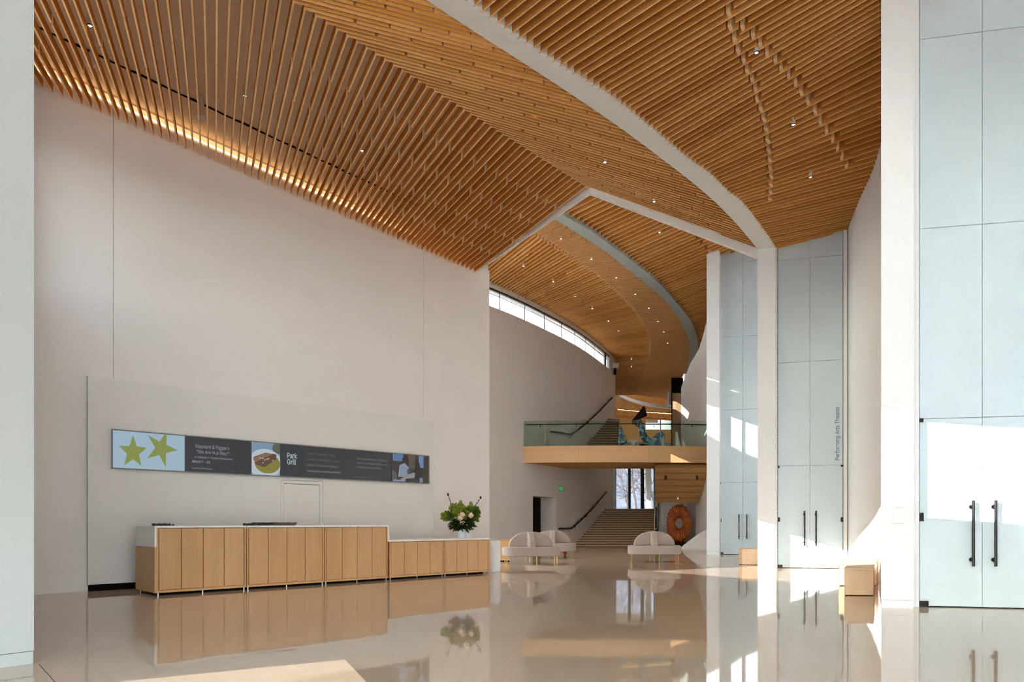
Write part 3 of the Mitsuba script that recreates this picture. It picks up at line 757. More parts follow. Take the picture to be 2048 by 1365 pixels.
# ---------------------------------------------------------------- downlights
flat('m_lamp_body', S(215, 205, 192), 0.4)
flat('m_lamp_ring', S(24, 20, 18))
ORD = ('first', 'second', 'third', 'fourth', 'fifth', 'sixth', 'seventh', 'eighth')
def downlight(p, r, h, label, group, glow=9.0):
    t = thing('downlight', label, 'light', group)
    m = trimesh.creation.cylinder(r, h, sections=20); m.apply_translation(p + [0, 0, h / 2 + 0.012])
    add('housing', m, 'm_lamp_body', t, smooth=40)
    rg = trimesh.creation.annulus(r * 0.80, r * 1.02, 0.012, sections=20); rg.apply_translation(p + [0, 0, 0.006])
    add('ring', rg, 'm_lamp_ring', t)
    g = lathe([(0, -0.008), (r * 0.5, -0.004), (r * 0.78, 0.004), (r * 0.78, 0.010), (0, 0.010)], 18); g.apply_translation(p)
    add('lens', g, 'm_plinth', t, emitter=lamp((1.0, 0.9, 0.78), glow, 0.003))
def near_slat(k_f, f, dz): return FL(k_f) + (W(k_f) - FL(k_f)) * f + [0, 0, dz]
for i, (u, v) in enumerate(((180, 47), (490, 187), (724, 297), (902, 386), (1035, 458))):
    Zt = 8.12
    downlight(PZ(u, v + 5, Zt), 0.036, 0.15, f'{ORD[i]} from the left of five white cylinder downlights above the desk', 'cylinder downlights over the desk', 4.0)
for i, (u, v) in enumerate(((871, 107), (1070, 228), (1210, 325), (1308, 404))):
    downlight(PZ(u, v, 8.13), 0.04, 0.05, f'{ORD[i]} from the left of four downlights left of the near beam', 'downlights in the close slat band', 6.0)
for i, (u, v) in enumerate(((1513, 106), (1587, 250), (1621, 355))):
    downlight(PZ(u, v, 8.52), 0.038, 0.12, f'{("topmost", "middle", "lowest")[i]} of three round downlights between fins right of the near beam', 'downlights in the right ceiling', 4.0)
# white pipes hanging above the slats
for u, v0, v1, r, lab in ((182, 62, 130, 0.055, 'white pipe drop above the slats at the far left of the ceiling'), (402, 175, 236, 0.06, 'white pipe drop above the slats over the left end of the display')):
    a, b = PZ(u, v1, 8.3), PZ(u + (10 if u < 300 else 0), v0, 8.95)
    t = thing('ceiling_pipe', lab, 'pipe')
    b = np.array([a[0] + 0.02, a[1] + 0.02, 8.72])
    add('stem', tube([a, b], r * 0.6, 12), 'm_trim', t, smooth=40)
    add('flange', tube([a, a + [0, 0, 0.05]], r * 1.5, 16), 'm_trim', t, smooth=40)
    add('collar', tube([a + [0, 0, 0.28], a + [0, 0, 0.34]], r * 0.8, 12), 'm_trim', t, smooth=40)

# ---------------------------------------------------------------- far hall: curved left wall with the clerestory
ZS, ZF = 9.85, 10.77
sill_px = [(979, 612), (1005, 622), (1053.5, 642.5), (1094, 661.6), (1127, 678), (1154.6, 693), (1175, 706), (1192.6, 718.7), (1210, 732), (1220, 740)]
CWp = [PZ(u, v, ZS)[:2] for u, v in sill_px]
CWp = np.array([CWp[0] + (CWp[0] - CWp[1]) * 4.2, CWp[0] + (CWp[0] - CWp[1]) * 2, *CWp, [6.05, 41.0]])
CW = curve(CWp, 120)
def CWat(u, C=CW):
    uu = CX + F * C[:, 0] / C[:, 1]
    i = int(np.argmin(np.abs(uu - u) + (C[:, 1] < 24) * 1e3))
    return C[i], i
wf = struct('wall_far_left', 'curved grey white wall below the strip window beyond the desk')
_, iA = CWat(1066); _, iB = CWat(1112.5)
z_d = 2.36
add('surface', wall_along(CW, 0.45, 0.0 * np.ones(len(CW)) + z_d, ZS), 'm_wall', wf, smooth=30)
add('surface', wall_along(CW[:iA + 1], 0.45, 0.0, z_d), 'm_wall', wf, smooth=30)
add('surface', wall_along(CW[iB:], 0.45, 0.0, z_d), 'm_wall', wf, smooth=30)
# the doorway niche
pa, pb = CW[iA], CW[iB]
de_ = unit(pb - pa); dn_ = np.array([-de_[1], de_[0]])
nich = struct('door_4', 'dark doorway in a splayed niche of the curved wall')
wn_ = np.linalg.norm(pb - pa)
add('reveal', frame_box(pa, de_, dn_, wn_ - 0.02, wn_ + 0.06, 0.0, 0.8, 0.0, z_d), 'm_wall', nich)
add('reveal', frame_box(pa, de_, dn_, -0.06, 0.02, 0.0, 0.8, 0.0, z_d), 'm_wall', nich)
add('leaf', frame_box(pa, de_, dn_, -0.3, wn_ + 0.3, 0.8, 0.86, 0.0, z_d + 0.3), flat('m_brown', S(40, 30, 22)), nich)
add('head', frame_box(pa, de_, dn_, 0.0, wn_, 0.45, 0.8, z_d, z_d + 0.05), 'm_wall', nich)
# clerestory window: frame, mullions, panes
w1_ = struct('window_1', 'curved strip window high on the far left wall')
CO = CW.copy()
_, iE = CWat(1219)
Cin = CW[:iE + 1]
add('head', wall_along(Cin, 0.40, ZF - 0.17, ZF + 0.4), 'm_trim', w1_, smooth=30)
add('head_bar', wall_along(Cin + 0.0, 0.10, ZF - 0.235, ZF - 0.175), 'm_black', w1_)
add('top_rail', wall_along(curve(Cin, 60) + [-0.12, 0.08], 0.03, ZF - 0.34, ZF - 0.325), 'm_dark', w1_)
mull = [1005, 1053.5, 1094, 1127, 1154.6, 1175, 1192.6]
idx = [0] + [CWat(u)[1] for u in mull] + [iE]
for j, (i0, i1) in enumerate(zip(idx[:-1], idx[1:])):
    seg = CW[i0:i1 + 1] + [-0.12, 0.08]
    if len(seg) > 1:
        v = np.vstack([np.c_[seg, np.full(len(seg), ZS)], np.c_[seg, np.full(len(seg), ZF - 0.2)]]); n_ = len(seg)
        f = [[i, i + 1, n_ + i + 1] for i in range(n_ - 1)] + [[i, n_ + i + 1, n_ + i] for i in range(n_ - 1)]
        add('pane', trimesh.Trimesh(v, f, process=False), 'm_glass', w1_)
for i in idx[1:-1]:
    c = CW[i] + [-0.10, 0.07]
    add('mullion', box(c[0], c[1], (ZS + ZF - 0.2) / 2, 0.035, 0.05, ZF - 0.2 - ZS), 'm_bezel', w1_)
c = CW[iE] + [-0.25, 0.0]
add('end_bar', box(c[0] - 0.05, c[1] - 0.3, (ZS + ZF) / 2 - 0.1, 0.10, 0.5, ZF - ZS - 0.2), 'm_black', w1_)
ce = CW[iE:]
add('end_wall', wall_along(ce, 0.45, ZS, ZF + 0.4), 'm_trim', w1_)

ex = thing('exit_sign', 'small green exit sign on the curved wall above the doorway', 'sign')
xp, xi = CWat(1120.5)
xt = unit(CW[xi + 1] - CW[xi - 1]); xn = np.array([xt[1], -xt[0]])
add('plate', frame_box(xp, xt, xn, -0.20, 0.20, 0.004, 0.03, 2.66, 2.90), flat('m_exit', S(30, 120, 70), 0.4), ex, emitter=lamp(S(20, 150, 70), 0.22, 0.003))
em_ = text('EXIT', 0.15, 0.8, 0.002); em_.apply_translation([-em_.bounds[1][0] / 2, 0, 0])
add('letters', on_plane(em_, [*(xp + xn * 0.031), 2.705], xt, xn), 'm_plinth', ex, emitter=lamp(S(90, 220, 130), 0.5, 0.003))
# camera box on the end of that wall
t = thing('wall_speaker', 'small white box on a dark bracket at the end of the strip window', 'speaker')
pe = P(1228.5, 735, 40.5)
add('cabinet', cham(pe[:2], (1, 0), (0, 1), -0.19, 0.19, -0.5, -0.2, pe[2] - 0.14, pe[2] + 0.14, 0.02), 'm_trim', t)
add('bracket', box(pe[0], pe[1] - 0.3, pe[2] - 0.3, 0.12, 0.2, 0.36), 'm_dark', t)

# ---------------------------------------------------------------- far hall: ceilings and second beam
Z2 = 10.75
b2lo = [(1020, 385), (1110, 440), (1160.4, 471), (1219, 510.6), (1255, 540), (1294.5, 572), (1331, 604.5), (1360.4, 645.5), (1375, 676), (1378.7, 698), (1375, 724.6), (1366, 748)]
b2hi = [(1040, 372), (1124, 429), (1175, 458), (1214, 485.7), (1270, 528), (1316.5, 566), (1353, 606), (1379.5, 639.6), (1392.7, 669), (1397, 695), (1399, 722), (1396, 748)]
B2L, B2H = curve([PZ(u, v, Z2) for u, v in b2lo], 140), curve([PZ(u, v, Z2) for u, v in b2hi], 140)
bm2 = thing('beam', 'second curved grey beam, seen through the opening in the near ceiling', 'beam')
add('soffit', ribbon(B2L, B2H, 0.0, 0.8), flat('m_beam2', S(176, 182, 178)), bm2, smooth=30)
ZF2 = 10.35
fold2 = [(985, 420), (1030, 447), (1071, 471), (1094.5, 485.7), (1138.5, 513.5), (1175, 538.5), (1213, 567.5), (1246, 597), (1271, 623.5), (1284, 644), (1294.5, 664.5), (1299.6, 686.5), (1297.4, 717), (1289, 746), (1279, 770), (1272, 790)]
F2 = curve([PZ(u, v, ZF2) for u, v in fold2], 150)
# E: smooth close band between fold and beam
b2e = [(1020, 385), (1110, 440), (1160.4, 471), (1219, 510.6), (1255, 540), (1294.5, 572), (1331, 604.5), (1360.4, 645.5), (1375, 676), (1378.7, 698), (1375, 724.6), (1366, 748), (1356, 772), (1346, 800)]
B2E = curve([PZ(u, v, Z2) for u, v in b2e], 150)
cE = struct('ceiling_003', 'smooth curved timber band beside the second beam')
NE = 150
cum = np.r_[0, np.cumsum(np.linalg.norm(np.diff(F2, axis=0), axis=1))]
for k in range(NE + 1):
    p, q = F2[k], B2E[k]
    gaps = [(r - 0.008, r + 0.008) for i, r in enumerate((0.2, 0.45, 0.7, 0.88)) if (2 * k + 3 * i) % 9 == 0]
    add_slat(slat(p, q, 0.165, 0.10, gaps, (4,)), cE)
add('backing', ribbon(F2[::5], B2E[::5], 0.14, 0.2), 'm_slat_3', cE)
# F: slats from the strip window to the fold
cF = struct('ceiling_004', 'timber slat ceiling sloping from the strip window to the fold')
top_px = [(978.8, 566), (1028.6, 587), (1087, 616), (1131, 641), (1175, 670), (1204, 692), (1219.7, 713)]
Tp = [PZ(u, v, ZF) for u, v in top_px]
Tp = np.array([Tp[0] + (Tp[0] - Tp[1]) * 1.6, *Tp, [5.8, 41.5, ZF], [6.2, 45, ZF], [6.3, 49, ZF], [6.1, 53, ZF]])
TC = curve(Tp, 400)
uT = CX + F * TC[:, 0] / TC[:, 1]
# pair ends: window top at (979) <-> fold at (1094); (1219.7) <-> (1298, 712)
lT = np.r_[0, np.cumsum(np.linalg.norm(np.diff(TC, axis=0), axis=1))]
F2f = curve([PZ(u, v, ZF2) for u, v in fold2], 400)
lF = np.r_[0, np.cumsum(np.linalg.norm(np.diff(F2f, axis=0), axis=1))]
i0 = int(np.argmin(np.abs(uT[:200] - 978.8))); jn = lambda vv: int(np.argmin(np.abs(HZ - F * (F2f[:, 2] - CH) / F2f[:, 1] - vv)))
i1 = int(np.argmin(np.linalg.norm(TC - PZ(1219.7, 713, ZF), axis=1)))
mapT = [0, lT[i0], lT[i1], lT[-1]]; mapF = [0, lF[jn(484)], lF[jn(706)], lF[-1]]
NF = int(lT[-1] / 0.185)
for k in range(NF + 1):
    l = k * 0.185
    p = np.array([np.interp(l, lT, TC[:, i]) for i in range(3)]); lf = np.interp(l, mapT, mapF)
    q = np.array([np.interp(lf, lF, F2f[:, i]) for i in range(3)])
    gaps = [(r - 0.008, r + 0.008) for i, r in enumerate((0.25, 0.5, 0.75)) if (k + 2 * i) % 6 == 0]
    add_slat(slat(p, q, 0.034 if l < lT[i1] + 1 else 0.10, 0.16, gaps), cF)
kk = np.linspace(0, lT[-1], 40)
add('backing', ribbon(np.array([[np.interp(l, lT, TC[:, i]) for i in range(3)] for l in kk]) - [0.5, 0, 0], np.array([[np.interp(np.interp(l, mapT, mapF), lF, F2f[:, i]) for i in range(3)] for l in kk]), 0.3, 0.38), 'm_slat_3', cF)
# D: fins from the second beam over the far doors
cD = struct('ceiling_005', 'timber fin ceiling between the second beam and the far doors')
b2d = b2hi
jD = curve([PZ(u, v, Z2) for u, v in b2d], 400)
lD = np.r_[0, np.cumsum(np.linalg.norm(np.diff(jD, axis=0), axis=1))]
ND = int(lD[-1] / 0.27)
vD = np.array([5.0, -3.7, 1.15])
for k in range(ND):
    l = k * 0.27
    p = np.array([np.interp(l, lD, jD[:, i]) for i in range(3)])
    gaps = [(r - 0.010, r + 0.010) for i, r in enumerate((0.40 - 0.001 * k, 0.62 - 0.001 * k)) if (k + i) % 2 == 0]
    add_slat(slat(p + [0, 0, 0.07], p + vD, 0.045, 0.22, gaps), cD)
add('backing', ribbon(jD[::10] - vD * 0.05, jD[::10] + vD, 0.4, 0.48), 'm_slat_1', cD)
for i, (u, v) in enumerate(((1047, 533), (1106.5, 564), (1150, 593.5), (1185, 618), (1217, 643), (1237, 662.5))):
    downlight(PZ(u, v, 10.5), 0.04, 0.1, f'{ORD[i]} from the left of tiny downlights beside the strip window', 'downlights beside the strip window', 6.0)
for i, (u, v) in enumerate(((1122, 478), (1183, 519), (1232.5, 556), (1270.5, 589), (1297.5, 617), (1316, 643.5), (1327.5, 664.5), (1335, 687))):
    downlight(PZ(u, v, 10.5), 0.04, 0.1, f'{ORD[i]} from the top of tiny downlights along the far beam', 'downlights in the far smooth band', 6.0)
downlight(PZ(1319, 465.5, 11.05), 0.045, 0.1, 'single tiny downlight between the fins above the far doors', None, 8.0)
for i, (u, v) in enumerate(((1263.5, 719), (1263, 734))):
    downlight(PZ(u, v, 10.3), 0.04, 0.1, f'{("upper", "lower")[i]} of two tiny downlights in the brown ceiling right of the wall speaker', 'downlights above the wall speaker', 5.0)

# ---------------------------------------------------------------- far right: curved white wall beyond the third pillar
wv = struct('wall_far_right', 'curved bluish white wall with sloping top beyond the farthest pillar')
fw = [(1424, 600, 30.0), (1414, 640, 31.0), (1406, 672, 32.2), (1398, 698, 33.5), (1390, 712, 34.6), (1380, 728, 35.6), (1371, 752, 36.4), (1362, 776, 37.0)]
fp_ = np.array([P(u, HZ, y)[:2] for u, v, y in fw]); fz = np.array([P(u, v, y)[2] for u, v, y in fw])
add('surface', wall_along(fp_, -0.3, 0.0, fz), 'm_wall', wv, smooth=30)
pj = P(1352.5, HZ, 39.5)[:2]; pk = P(1344.5, HZ, 41.5)[:2]
add('jamb', wall_along(np.array([pj, pk]), -0.3, 4.0, [8.5, 8.9]), flat('m_tan', S(168, 140, 112)), wv)
add('recess', wall_along(np.array([P(1366, HZ, 42.5)[:2], P(1344, HZ, 42.5)[:2]]), -0.2, 4.0, 10.0), 'm_dark', wv)
c = curve([P(1346, HZ, 43.0)[:2], P(1338, HZ, 42.6)[:2], P(1331, HZ, 43.4)[:2]], 10)
add('fin', wall_along(c, -0.2, P(1340, 812, 43)[2], [P(1346, 778 + 1.5 * i * 0, 43)[2] - 0.09 * i for i in range(11)]), 'm_trim', wv, smooth=30)

# ---------------------------------------------------------------- balcony
BY, BZ1, BZ0 = 29.8, P(0, 893.5, 29.8)[2], P(0, 926.5, 29.8)[2]
bl = thing('balcony', 'wooden fronted balcony crossing the far end of the hall', 'balcony')
bx0, bx1 = P(1042.5, HZ, BY)[0], P(1421, HZ, BY)[0]
def bow(x): return 0.35 * ((x - (bx0 + bx1) / 2) / ((bx1 - bx0) / 2)) ** 2 - 0.35 + BY
ux = [1042.5, 1155, 1294, 1421]
for a, b in zip(ux[:-1], ux[1:]):
    xs = np.linspace(P(a, HZ, BY)[0] + 0.004, P(b, HZ, BY)[0] - 0.004, 8)
    add('fascia_panel', wall_along(np.array([[x, bow(x)] for x in xs]), 0.06, BZ0, BZ1), 'm_fascia', bl, smooth=30)
slab = Polygon([(x, bow(x) + 0.07) for x in np.linspace(bx0, bx1, 20)] + [(8.5, 31.0), (8.75, 33.2), (5.4, 33.2)] + [tuple(p) for p in CW[::-1] if 29.75 < p[1] < 33.4 and p[0] > bx0])
sm = extr(slab.buffer(0), BZ1 - BZ0 - 0.04); sm.apply_translation([0, 0, BZ0 + 0.02])
add('slab', sm, 'm_smooth_wood', bl)
gb = thing('glass_balustrade', 'clear greenish glass balustrade on the balcony edge with a dark rail', 'balustrade')
edges = [1044, 1090, 1236, 1273, 1319, 1366, 1421]
for a, b in zip(edges[:-1], edges[1:]):
    xs = np.linspace(P(a, HZ, BY)[0] + 0.01, P(b, HZ, BY)[0] - 0.01, 6)
    pl_ = np.array([[x, bow(x) + 0.03] for x in xs])
    n_ = len(pl_)
    v = np.vstack([np.c_[pl_, np.full(n_, BZ1)], np.c_[pl_, np.full(n_, BZ1 + 1.06)]])
    f = [[i, i + 1, n_ + i + 1] for i in range(n_ - 1)] + [[i, n_ + i + 1, n_ + i] for i in range(n_ - 1)]
    add('pane', trimesh.Trimesh(v, f, process=False), 'm_green_glass', gb)
    add('joint', box(xs[-1] + 0.01, bow(xs[-1]) + 0.03, BZ1 + 0.53, 0.012, 0.015, 1.05), flat('m_glass_edge', S(120, 150, 142), 0.3), gb)
xs = np.linspace(bx0 + 0.05, bx1, 24)
add('rail', tube([[x, bow(x) + 0.12, BZ1 + 0.93] for x in xs], 0.022, 8), 'm_black', gb, smooth=40)
for u in (1080, 1152, 1234, 1306, 1384):
    x = P(u, HZ, BY)[0]
    add('bracket', tube([[x, bow(x) + 0.03, BZ1 + 0.80], [x, bow(x) + 0.10, BZ1 + 0.84], [x, bow(x) + 0.12, BZ1 + 0.92]], 0.018, 6), 'm_black', gb)
add('top_edge', tube([[x, bow(x) + 0.03, BZ1 + 1.065] for x in xs], 0.008, 6), 'm_glass_edge', gb)

# ---------------------------------------------------------------- lower stair under the balcony
st = thing('staircase', 'broad wooden staircase rising under the balcony to the garden window', 'staircase')
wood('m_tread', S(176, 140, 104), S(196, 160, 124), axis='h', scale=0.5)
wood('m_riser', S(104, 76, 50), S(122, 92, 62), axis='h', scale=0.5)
NS, SY0, SY1, SZ1 = 17, 33.6, 38.6, 1.96
tr_, rr_ = (SY1 - SY0) / NS, SZ1 / NS
for i in range(NS):
    y, z = SY0 + i * tr_, (i + 1) * rr_
    xl = float(np.interp(y, CW[:, 1], CW[:, 0])) - 0.12
    xr = 0.2035 * y
    add('tread', box((xl + xr) / 2, y + tr_ / 2 - 0.01, z - 0.02, xr - xl, tr_ + 0.04, 0.04), 'm_tread', st)
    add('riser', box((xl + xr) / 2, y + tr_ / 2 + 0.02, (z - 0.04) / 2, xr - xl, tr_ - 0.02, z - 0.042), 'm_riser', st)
add('landing', box(6.6, SY1 + 1.5, SZ1 - 0.1, 4.4, 3.0, 0.2), 'm_tread', st)
def handrail(label, pts, r=0.03):
    t = thing('handrail', label, 'handrail')
    add('rail', tube(pts, r, 8), 'm_black', t, smooth=40)
    return t
cwx = lambda y, o=0.12: float(np.interp(y, CW[:, 1], CW[:, 0])) + o
ys = np.linspace(33.4, 38.4, 12)
pts = [[cwx(32.3), 32.3, 0.92], [cwx(33.2), 33.2, 0.92]] + [[cwx(y), y, 0.92 + (y - 33.4) * SZ1 / (SY1 - SY0) * 1.0] for y in ys] + [[cwx(38.7), 38.8, 0.92 + SZ1]]
hr = handrail('dark handrail on the curved wall along the lower staircase', pts, 0.045)
for y in ys[1::3]:
    z = 0.92 + (y - 33.4) * SZ1 / (SY1 - SY0)
    add('bracket', tube([[cwx(y, 0.0), y, z - 0.13], [cwx(y, 0.10), y, z - 0.13], [cwx(y), y, z - 0.03]], 0.02, 6), 'm_black', hr)
xq = lambda y: 0.2045 * y + 0.04
hr2 = handrail('dark handrail at the right side of the lower staircase', [[xq(32.7), 32.7, 0.92], [xq(33.6), 33.6, 0.92]] + [[xq(y), y, 0.95 + (y - 33.6) * SZ1 / (SY1 - SY0)] for y in (35, 36.5, 38.4)], 0.05)
pe2 = unit(np.array([0.2045, 1.0])); o2 = np.array([xq(33.7) + 0.03, 33.7])
add('side_panel', frame_box(o2, pe2, (pe2[1], -pe2[0]), 0, 5.0, 0.0, 0.05, 0.0, 0.88), 'm_dark', hr2)
add('side_panel', frame_box(o2, pe2, (pe2[1], -pe2[0]), 2.4, 5.0, 0.06, 0.10, 0.0, 3.9), flat('m_charcoal', S(34, 30, 28)), hr2)

# window at the head of the stair with bare trees outside
w2 = struct('window_2', 'tall window with black mullions at the head of the lower staircase')
WY = 40.6
wz0, wz1 = SZ1, P(0, 933, WY)[2]
def wx(u): return P(u, HZ, WY)[0]
for a, b in ((1224, 1256.2), (1261.2, 1281.2), (1287.5, 1307.5)):
    v = [[wx(a), WY, wz0], [wx(b), WY, wz0], [wx(b), WY, wz1], [wx(a), WY, wz1]]
    add('pane', trimesh.Trimesh(v, [[0, 1, 2], [0, 2, 3]], process=False), 'm_glass', w2)
for a, b in ((1256.2, 1261.2), (1281.2, 1287.5), (1307.5, 1311)):
    add('mullion', box((wx(a) + wx(b)) / 2, WY, (wz0 + wz1) / 2, wx(b) - wx(a), 0.18, wz1 - wz0), 'm_black', w2)
add('head', box((wx(1256) + wx(1311)) / 2, WY, wz1 + 0.05, wx(1311) - wx(1256), 0.18, 0.1), 'm_black', w2)
for a in (1222.0, 1229):
    add('post', box(wx(a), WY - 0.4, (wz0 + wz1) / 2, 0.07, 0.12, wz1 - wz0), flat('m_alu', S(150, 170, 182), 0.3, metallic=0.5), w2)
ub = thing('upper_floor_slab', 'wooden soffit over the head of the lower staircase', 'soffit')
add('slab', box(6.4, 34.6, BZ1 - 0.215, 4.6, 2.8, 0.43), 'm_smooth_wood', ub)
# wall under the balcony at the right, sloped timber soffit, sculpture
wb_ = struct('wall_under_balcony', 'beige wall behind the ring sculpture under the balcony')
add('surface', box((P(1312, HZ, 36.2)[0] + 11) / 2, 36.4, 2.2, 11 - P(1312, HZ, 36.2)[0], 0.3, 4.4), 'm_panel', wb_)
wd = thing('sloped_soffit', 'sloping underside of stairs clad in horizontal timber boards', 'soffit')
A0, A1 = P(1311, 931.5, 30.2), P(1419, 931.5, 30.2)
C0, C1 = P(1311.5, 1006.5, 33.4), P(1397, 1006.5, 33.4)
nb = 18
for i in range(nb):
    f0, f1 = i / nb, (i + 0.93) / nb
    a, b = A0 + (C0 - A0) * f0, A1 + (C1 - A1) * f0
    c, d = A1 + (C1 - A1) * f1, A0 + (C0 - A0) * f1
    add('board', hexa([a, b, c, d], [x + [0, 0.06, 0.06] for x in (a, b, c, d)]), 'm_smooth_wood' if i % 3 else 'm_slat_3', wd)
add('core', hexa([A0 + [0, .07, .08], A1 + [0, .07, .08], C1 + [0, .07, .08], C0 + [0, .07, .08]], [A0 + [0, .08, .095], A1 + [0, .08, .095], C1 + [0, .08, .095], C0 + [0, .08, .095]]), 'm_dark', wd)
for u, v in ((1331, 952.5), (1394, 952.5)):
    f = 0.27; p = A0 + (C0 - A0) * f; y = p[1]
    q = P(u, v, y - 0.1)
    t = thing('spotlight', f'{"left" if u < 1350 else "right"} of two small black spotlights under the sloping soffit', 'light', 'black spotlights under the sloping soffit')
    add('can', tube([q, q + [0, -0.02, -0.16]], 0.05, 10), 'm_black', t, smooth=40)
    add('stem', tube([q + [0, 0.0, 0.0], q + [0, 0.05, 0.12]], 0.015, 6), 'm_black', t)
downlight(P(1356, 998, 32.85), 0.045, 0.06, 'tiny bright downlight above the ring sculpture', None, 8.0)
# white sloping parapet beside the third pillar
wp = struct('wall_parapet', 'low white curved parapet rising to the farthest pillar')
pp = [(1360, 1098), (1366, 1092), (1380, 1081), (1396, 1069.5), (1411, 1061), (1426, 1056)]
pg = [P(u, HZ, 31.5 - 0.02 * (u - 1360))[:2] for u, v in pp]; pz = [P(u, v, 31.5 - 0.02 * (u - 1360))[2] for u, v in pp]
add('surface', wall_along(curve(np.c_[np.array(pg), pz], 24)[:, :2], 0.15, 0.0, np.maximum(curve(np.c_[np.array(pg), pz], 24)[:, 2], 0.03)), 'm_panel', wp, smooth=30)

# ring sculpture
rs = thing('ring_sculpture', 'large upright orange brown ribbed ring sculpture under the balcony', 'sculpture')
c0 = P(1358, 1047.5, 34.2)
nu, nv = 224, 28
U, V = np.meshgrid(np.linspace(0, 2 * np.pi, nu, endpoint=False), np.linspace(0, 2 * np.pi, nv, endpoint=False), indexing='ij')
rib = np.abs(np.sin(U * 14 + 0.25 * np.sin(3 * U))) ** 0.6
rc = 0.40 + 0.0 * U; rz = 0.60
tr0 = 0.225 + 0.05 * np.abs(np.cos(U)) ** 2
rad = tr0 * (0.80 + 0.24 * rib) * (1 + 0.04 * np.sin(5 * U))
X = (rc + rad * np.cos(V)) * np.sin(U); Zc = (rz + rad * 1.25 * np.cos(V)) * np.cos(U); Yc = rad * 1.0 * np.sin(V)
vv = np.stack([X * 0.98, Yc, Zc], -1).reshape(-1, 3) + c0
ff = []
for i in range(nu):
    for j in range(nv):
        a, b, c, d = i * nv + j, ((i + 1) % nu) * nv + j, ((i + 1) % nu) * nv + (j + 1) % nv, i * nv + (j + 1) % nv
        ff += [[a, b, c], [a, c, d]]
rm = trimesh.Trimesh(vv, ff, process=False); rm.fix_normals()
def ring_col(p, n, uv):
    k = fbm(p.x * 6, p.y * 6, p.z * 6, 3)
    return mix(S(120, 52, 22), S(196, 104, 40), k)
mat('m_ring', {'type': 'twosided', 'b': {'type': 'principled', 'base_color': proc(ring_col), 'roughness': 0.4}})
add('ring', rm, 'm_ring', rs, smooth=True)
add('plinth', cham([c0[0] - 0.55, c0[1] - 0.3], (1, 0), (0, 1), 0, 1.3, 0, 0.9, 0.0, max(0.1, float(vv[:, 2].min()) + 0.03), 0.01), 'm_charcoal', rs)

# ---------------------------------------------------------------- sofas
def dome(w, h, th, seg=28):
    pl_ = Polygon([(-w / 2, 0)] + [(w / 2 * math.cos(a) * -1, h * math.sin(a) ** 0.9 if 0 < a < math.pi else 0) for a in np.linspace(0, math.pi, seg)] + [(w / 2, 0)]).buffer(0)
    inner = pl_.buffer(-0.02)
    m1, m2 = extr(pl_, th - 0.04), extr(inner, th)
    m1.apply_translation([0, 0, 0.02])
    pts = np.vstack([m1.vertices, m2.vertices])
    m = trimesh.convex.convex_hull(pts)
    m.apply_translation([0, 0, -th / 2])
    M = np.eye(4); M[:3, :3] = [[1, 0, 0], [0, 0, -1], [0, 1, 0]]
    m.apply_transform(M)
    return m
def sofa(label, c, rot, w, d, flip=1, ztop=0.94):
    t = thing('sofa', label, 'sofa')
    R = trimesh.transformations.rotation_matrix(rot, [0, 0, 1]); R[:3, 3] = [c[0], c[1], 0]
    def put(m):
        m = m.copy(); m.apply_transform(R); return m
    oval = Polygon([(w / 2 * np.sign(math.cos(a)) * abs(math.cos(a)) ** 0.62, d / 2 * np.sign(math.sin(a)) * abs(math.sin(a)) ** 0.8) for a in np.linspace(0, 2 * math.pi, 72, endpoint=False)])
    rings = []
    for z, s in ((0.235, -0.03), (0.255, -0.005), (0.29, 0.0), (0.455, 0.0), (0.49, -0.012), (0.505, -0.04)):
        m = extr(oval.buffer(s), 0.001); m.apply_translation([0, 0, z]); rings.append(m.vertices)
    sm_ = trimesh.convex.convex_hull(np.vstack(rings))
    add('seat', put(sm_), 'm_fabric', t, smooth=35)
    b = dome(w * 0.775, ztop - 0.505, 0.15); b.apply_translation([0, 0.02, 0.505])
    add('backrest', put(b), 'm_fabric', t, smooth=35)
    b2 = dome(d * 0.86, ztop - 0.515, 0.17); b2.apply_transform(trimesh.transformations.rotation_matrix(math.pi / 2, [0, 0, 1]))
    b2.apply_translation([-0.04 * flip, 0, 0.505])
    add('cross_backrest', put(b2), 'm_fabric', t, smooth=35)
    for x, y in ((-0.44, -0.16), (0.44, -0.16), (-0.44, 0.16), (0.44, 0.16), (0.05, -0.40), (-0.05, 0.40)):
        add('leg', put(tube([[x * w, y * d, 0.0], [x * w, y * d, 0.24]], 0.012, 8)), 'm_gold', t, label='slender gold leg')
sofa('nearest cream sofa with domed back, left of the staircase', P(1062, HZ, 20.3)[:2], 0.18, 1.68, 1.0, 1)
sofa('cream sofa with domed back half hidden behind the nearest sofa', P(1103, HZ, 23.7)[:2], -0.05, 1.66, 1.0, -1, 0.95)
sofa('cream sofa with domed back standing alone in front of the staircase', P(1308.5, HZ, 21.4)[:2], -0.03, 1.60, 0.95, 1)
t = thing('floor_toy', 'small red topped figure on the floor behind the nearest sofa', 'ornament')
fp0 = P(1130, 1116, 24.0); 
tb = trimesh.creation.cylinder(0.05, 0.06, sections=14); tb.apply_translation([fp0[0], fp0[1], 0.03])
add('base', tb, 'm_leaf_mid', t)
tb = lathe([(0, 0.06), (0.03, 0.06), (0.035, 0.1), (0.06, 0.13), (0.062, 0.17), (0.04, 0.2), (0, 0.2)], 16); tb.apply_translation([fp0[0], fp0[1], 0])
add('head', tb, flat('m_red', S(190, 70, 60)), t, smooth=40)

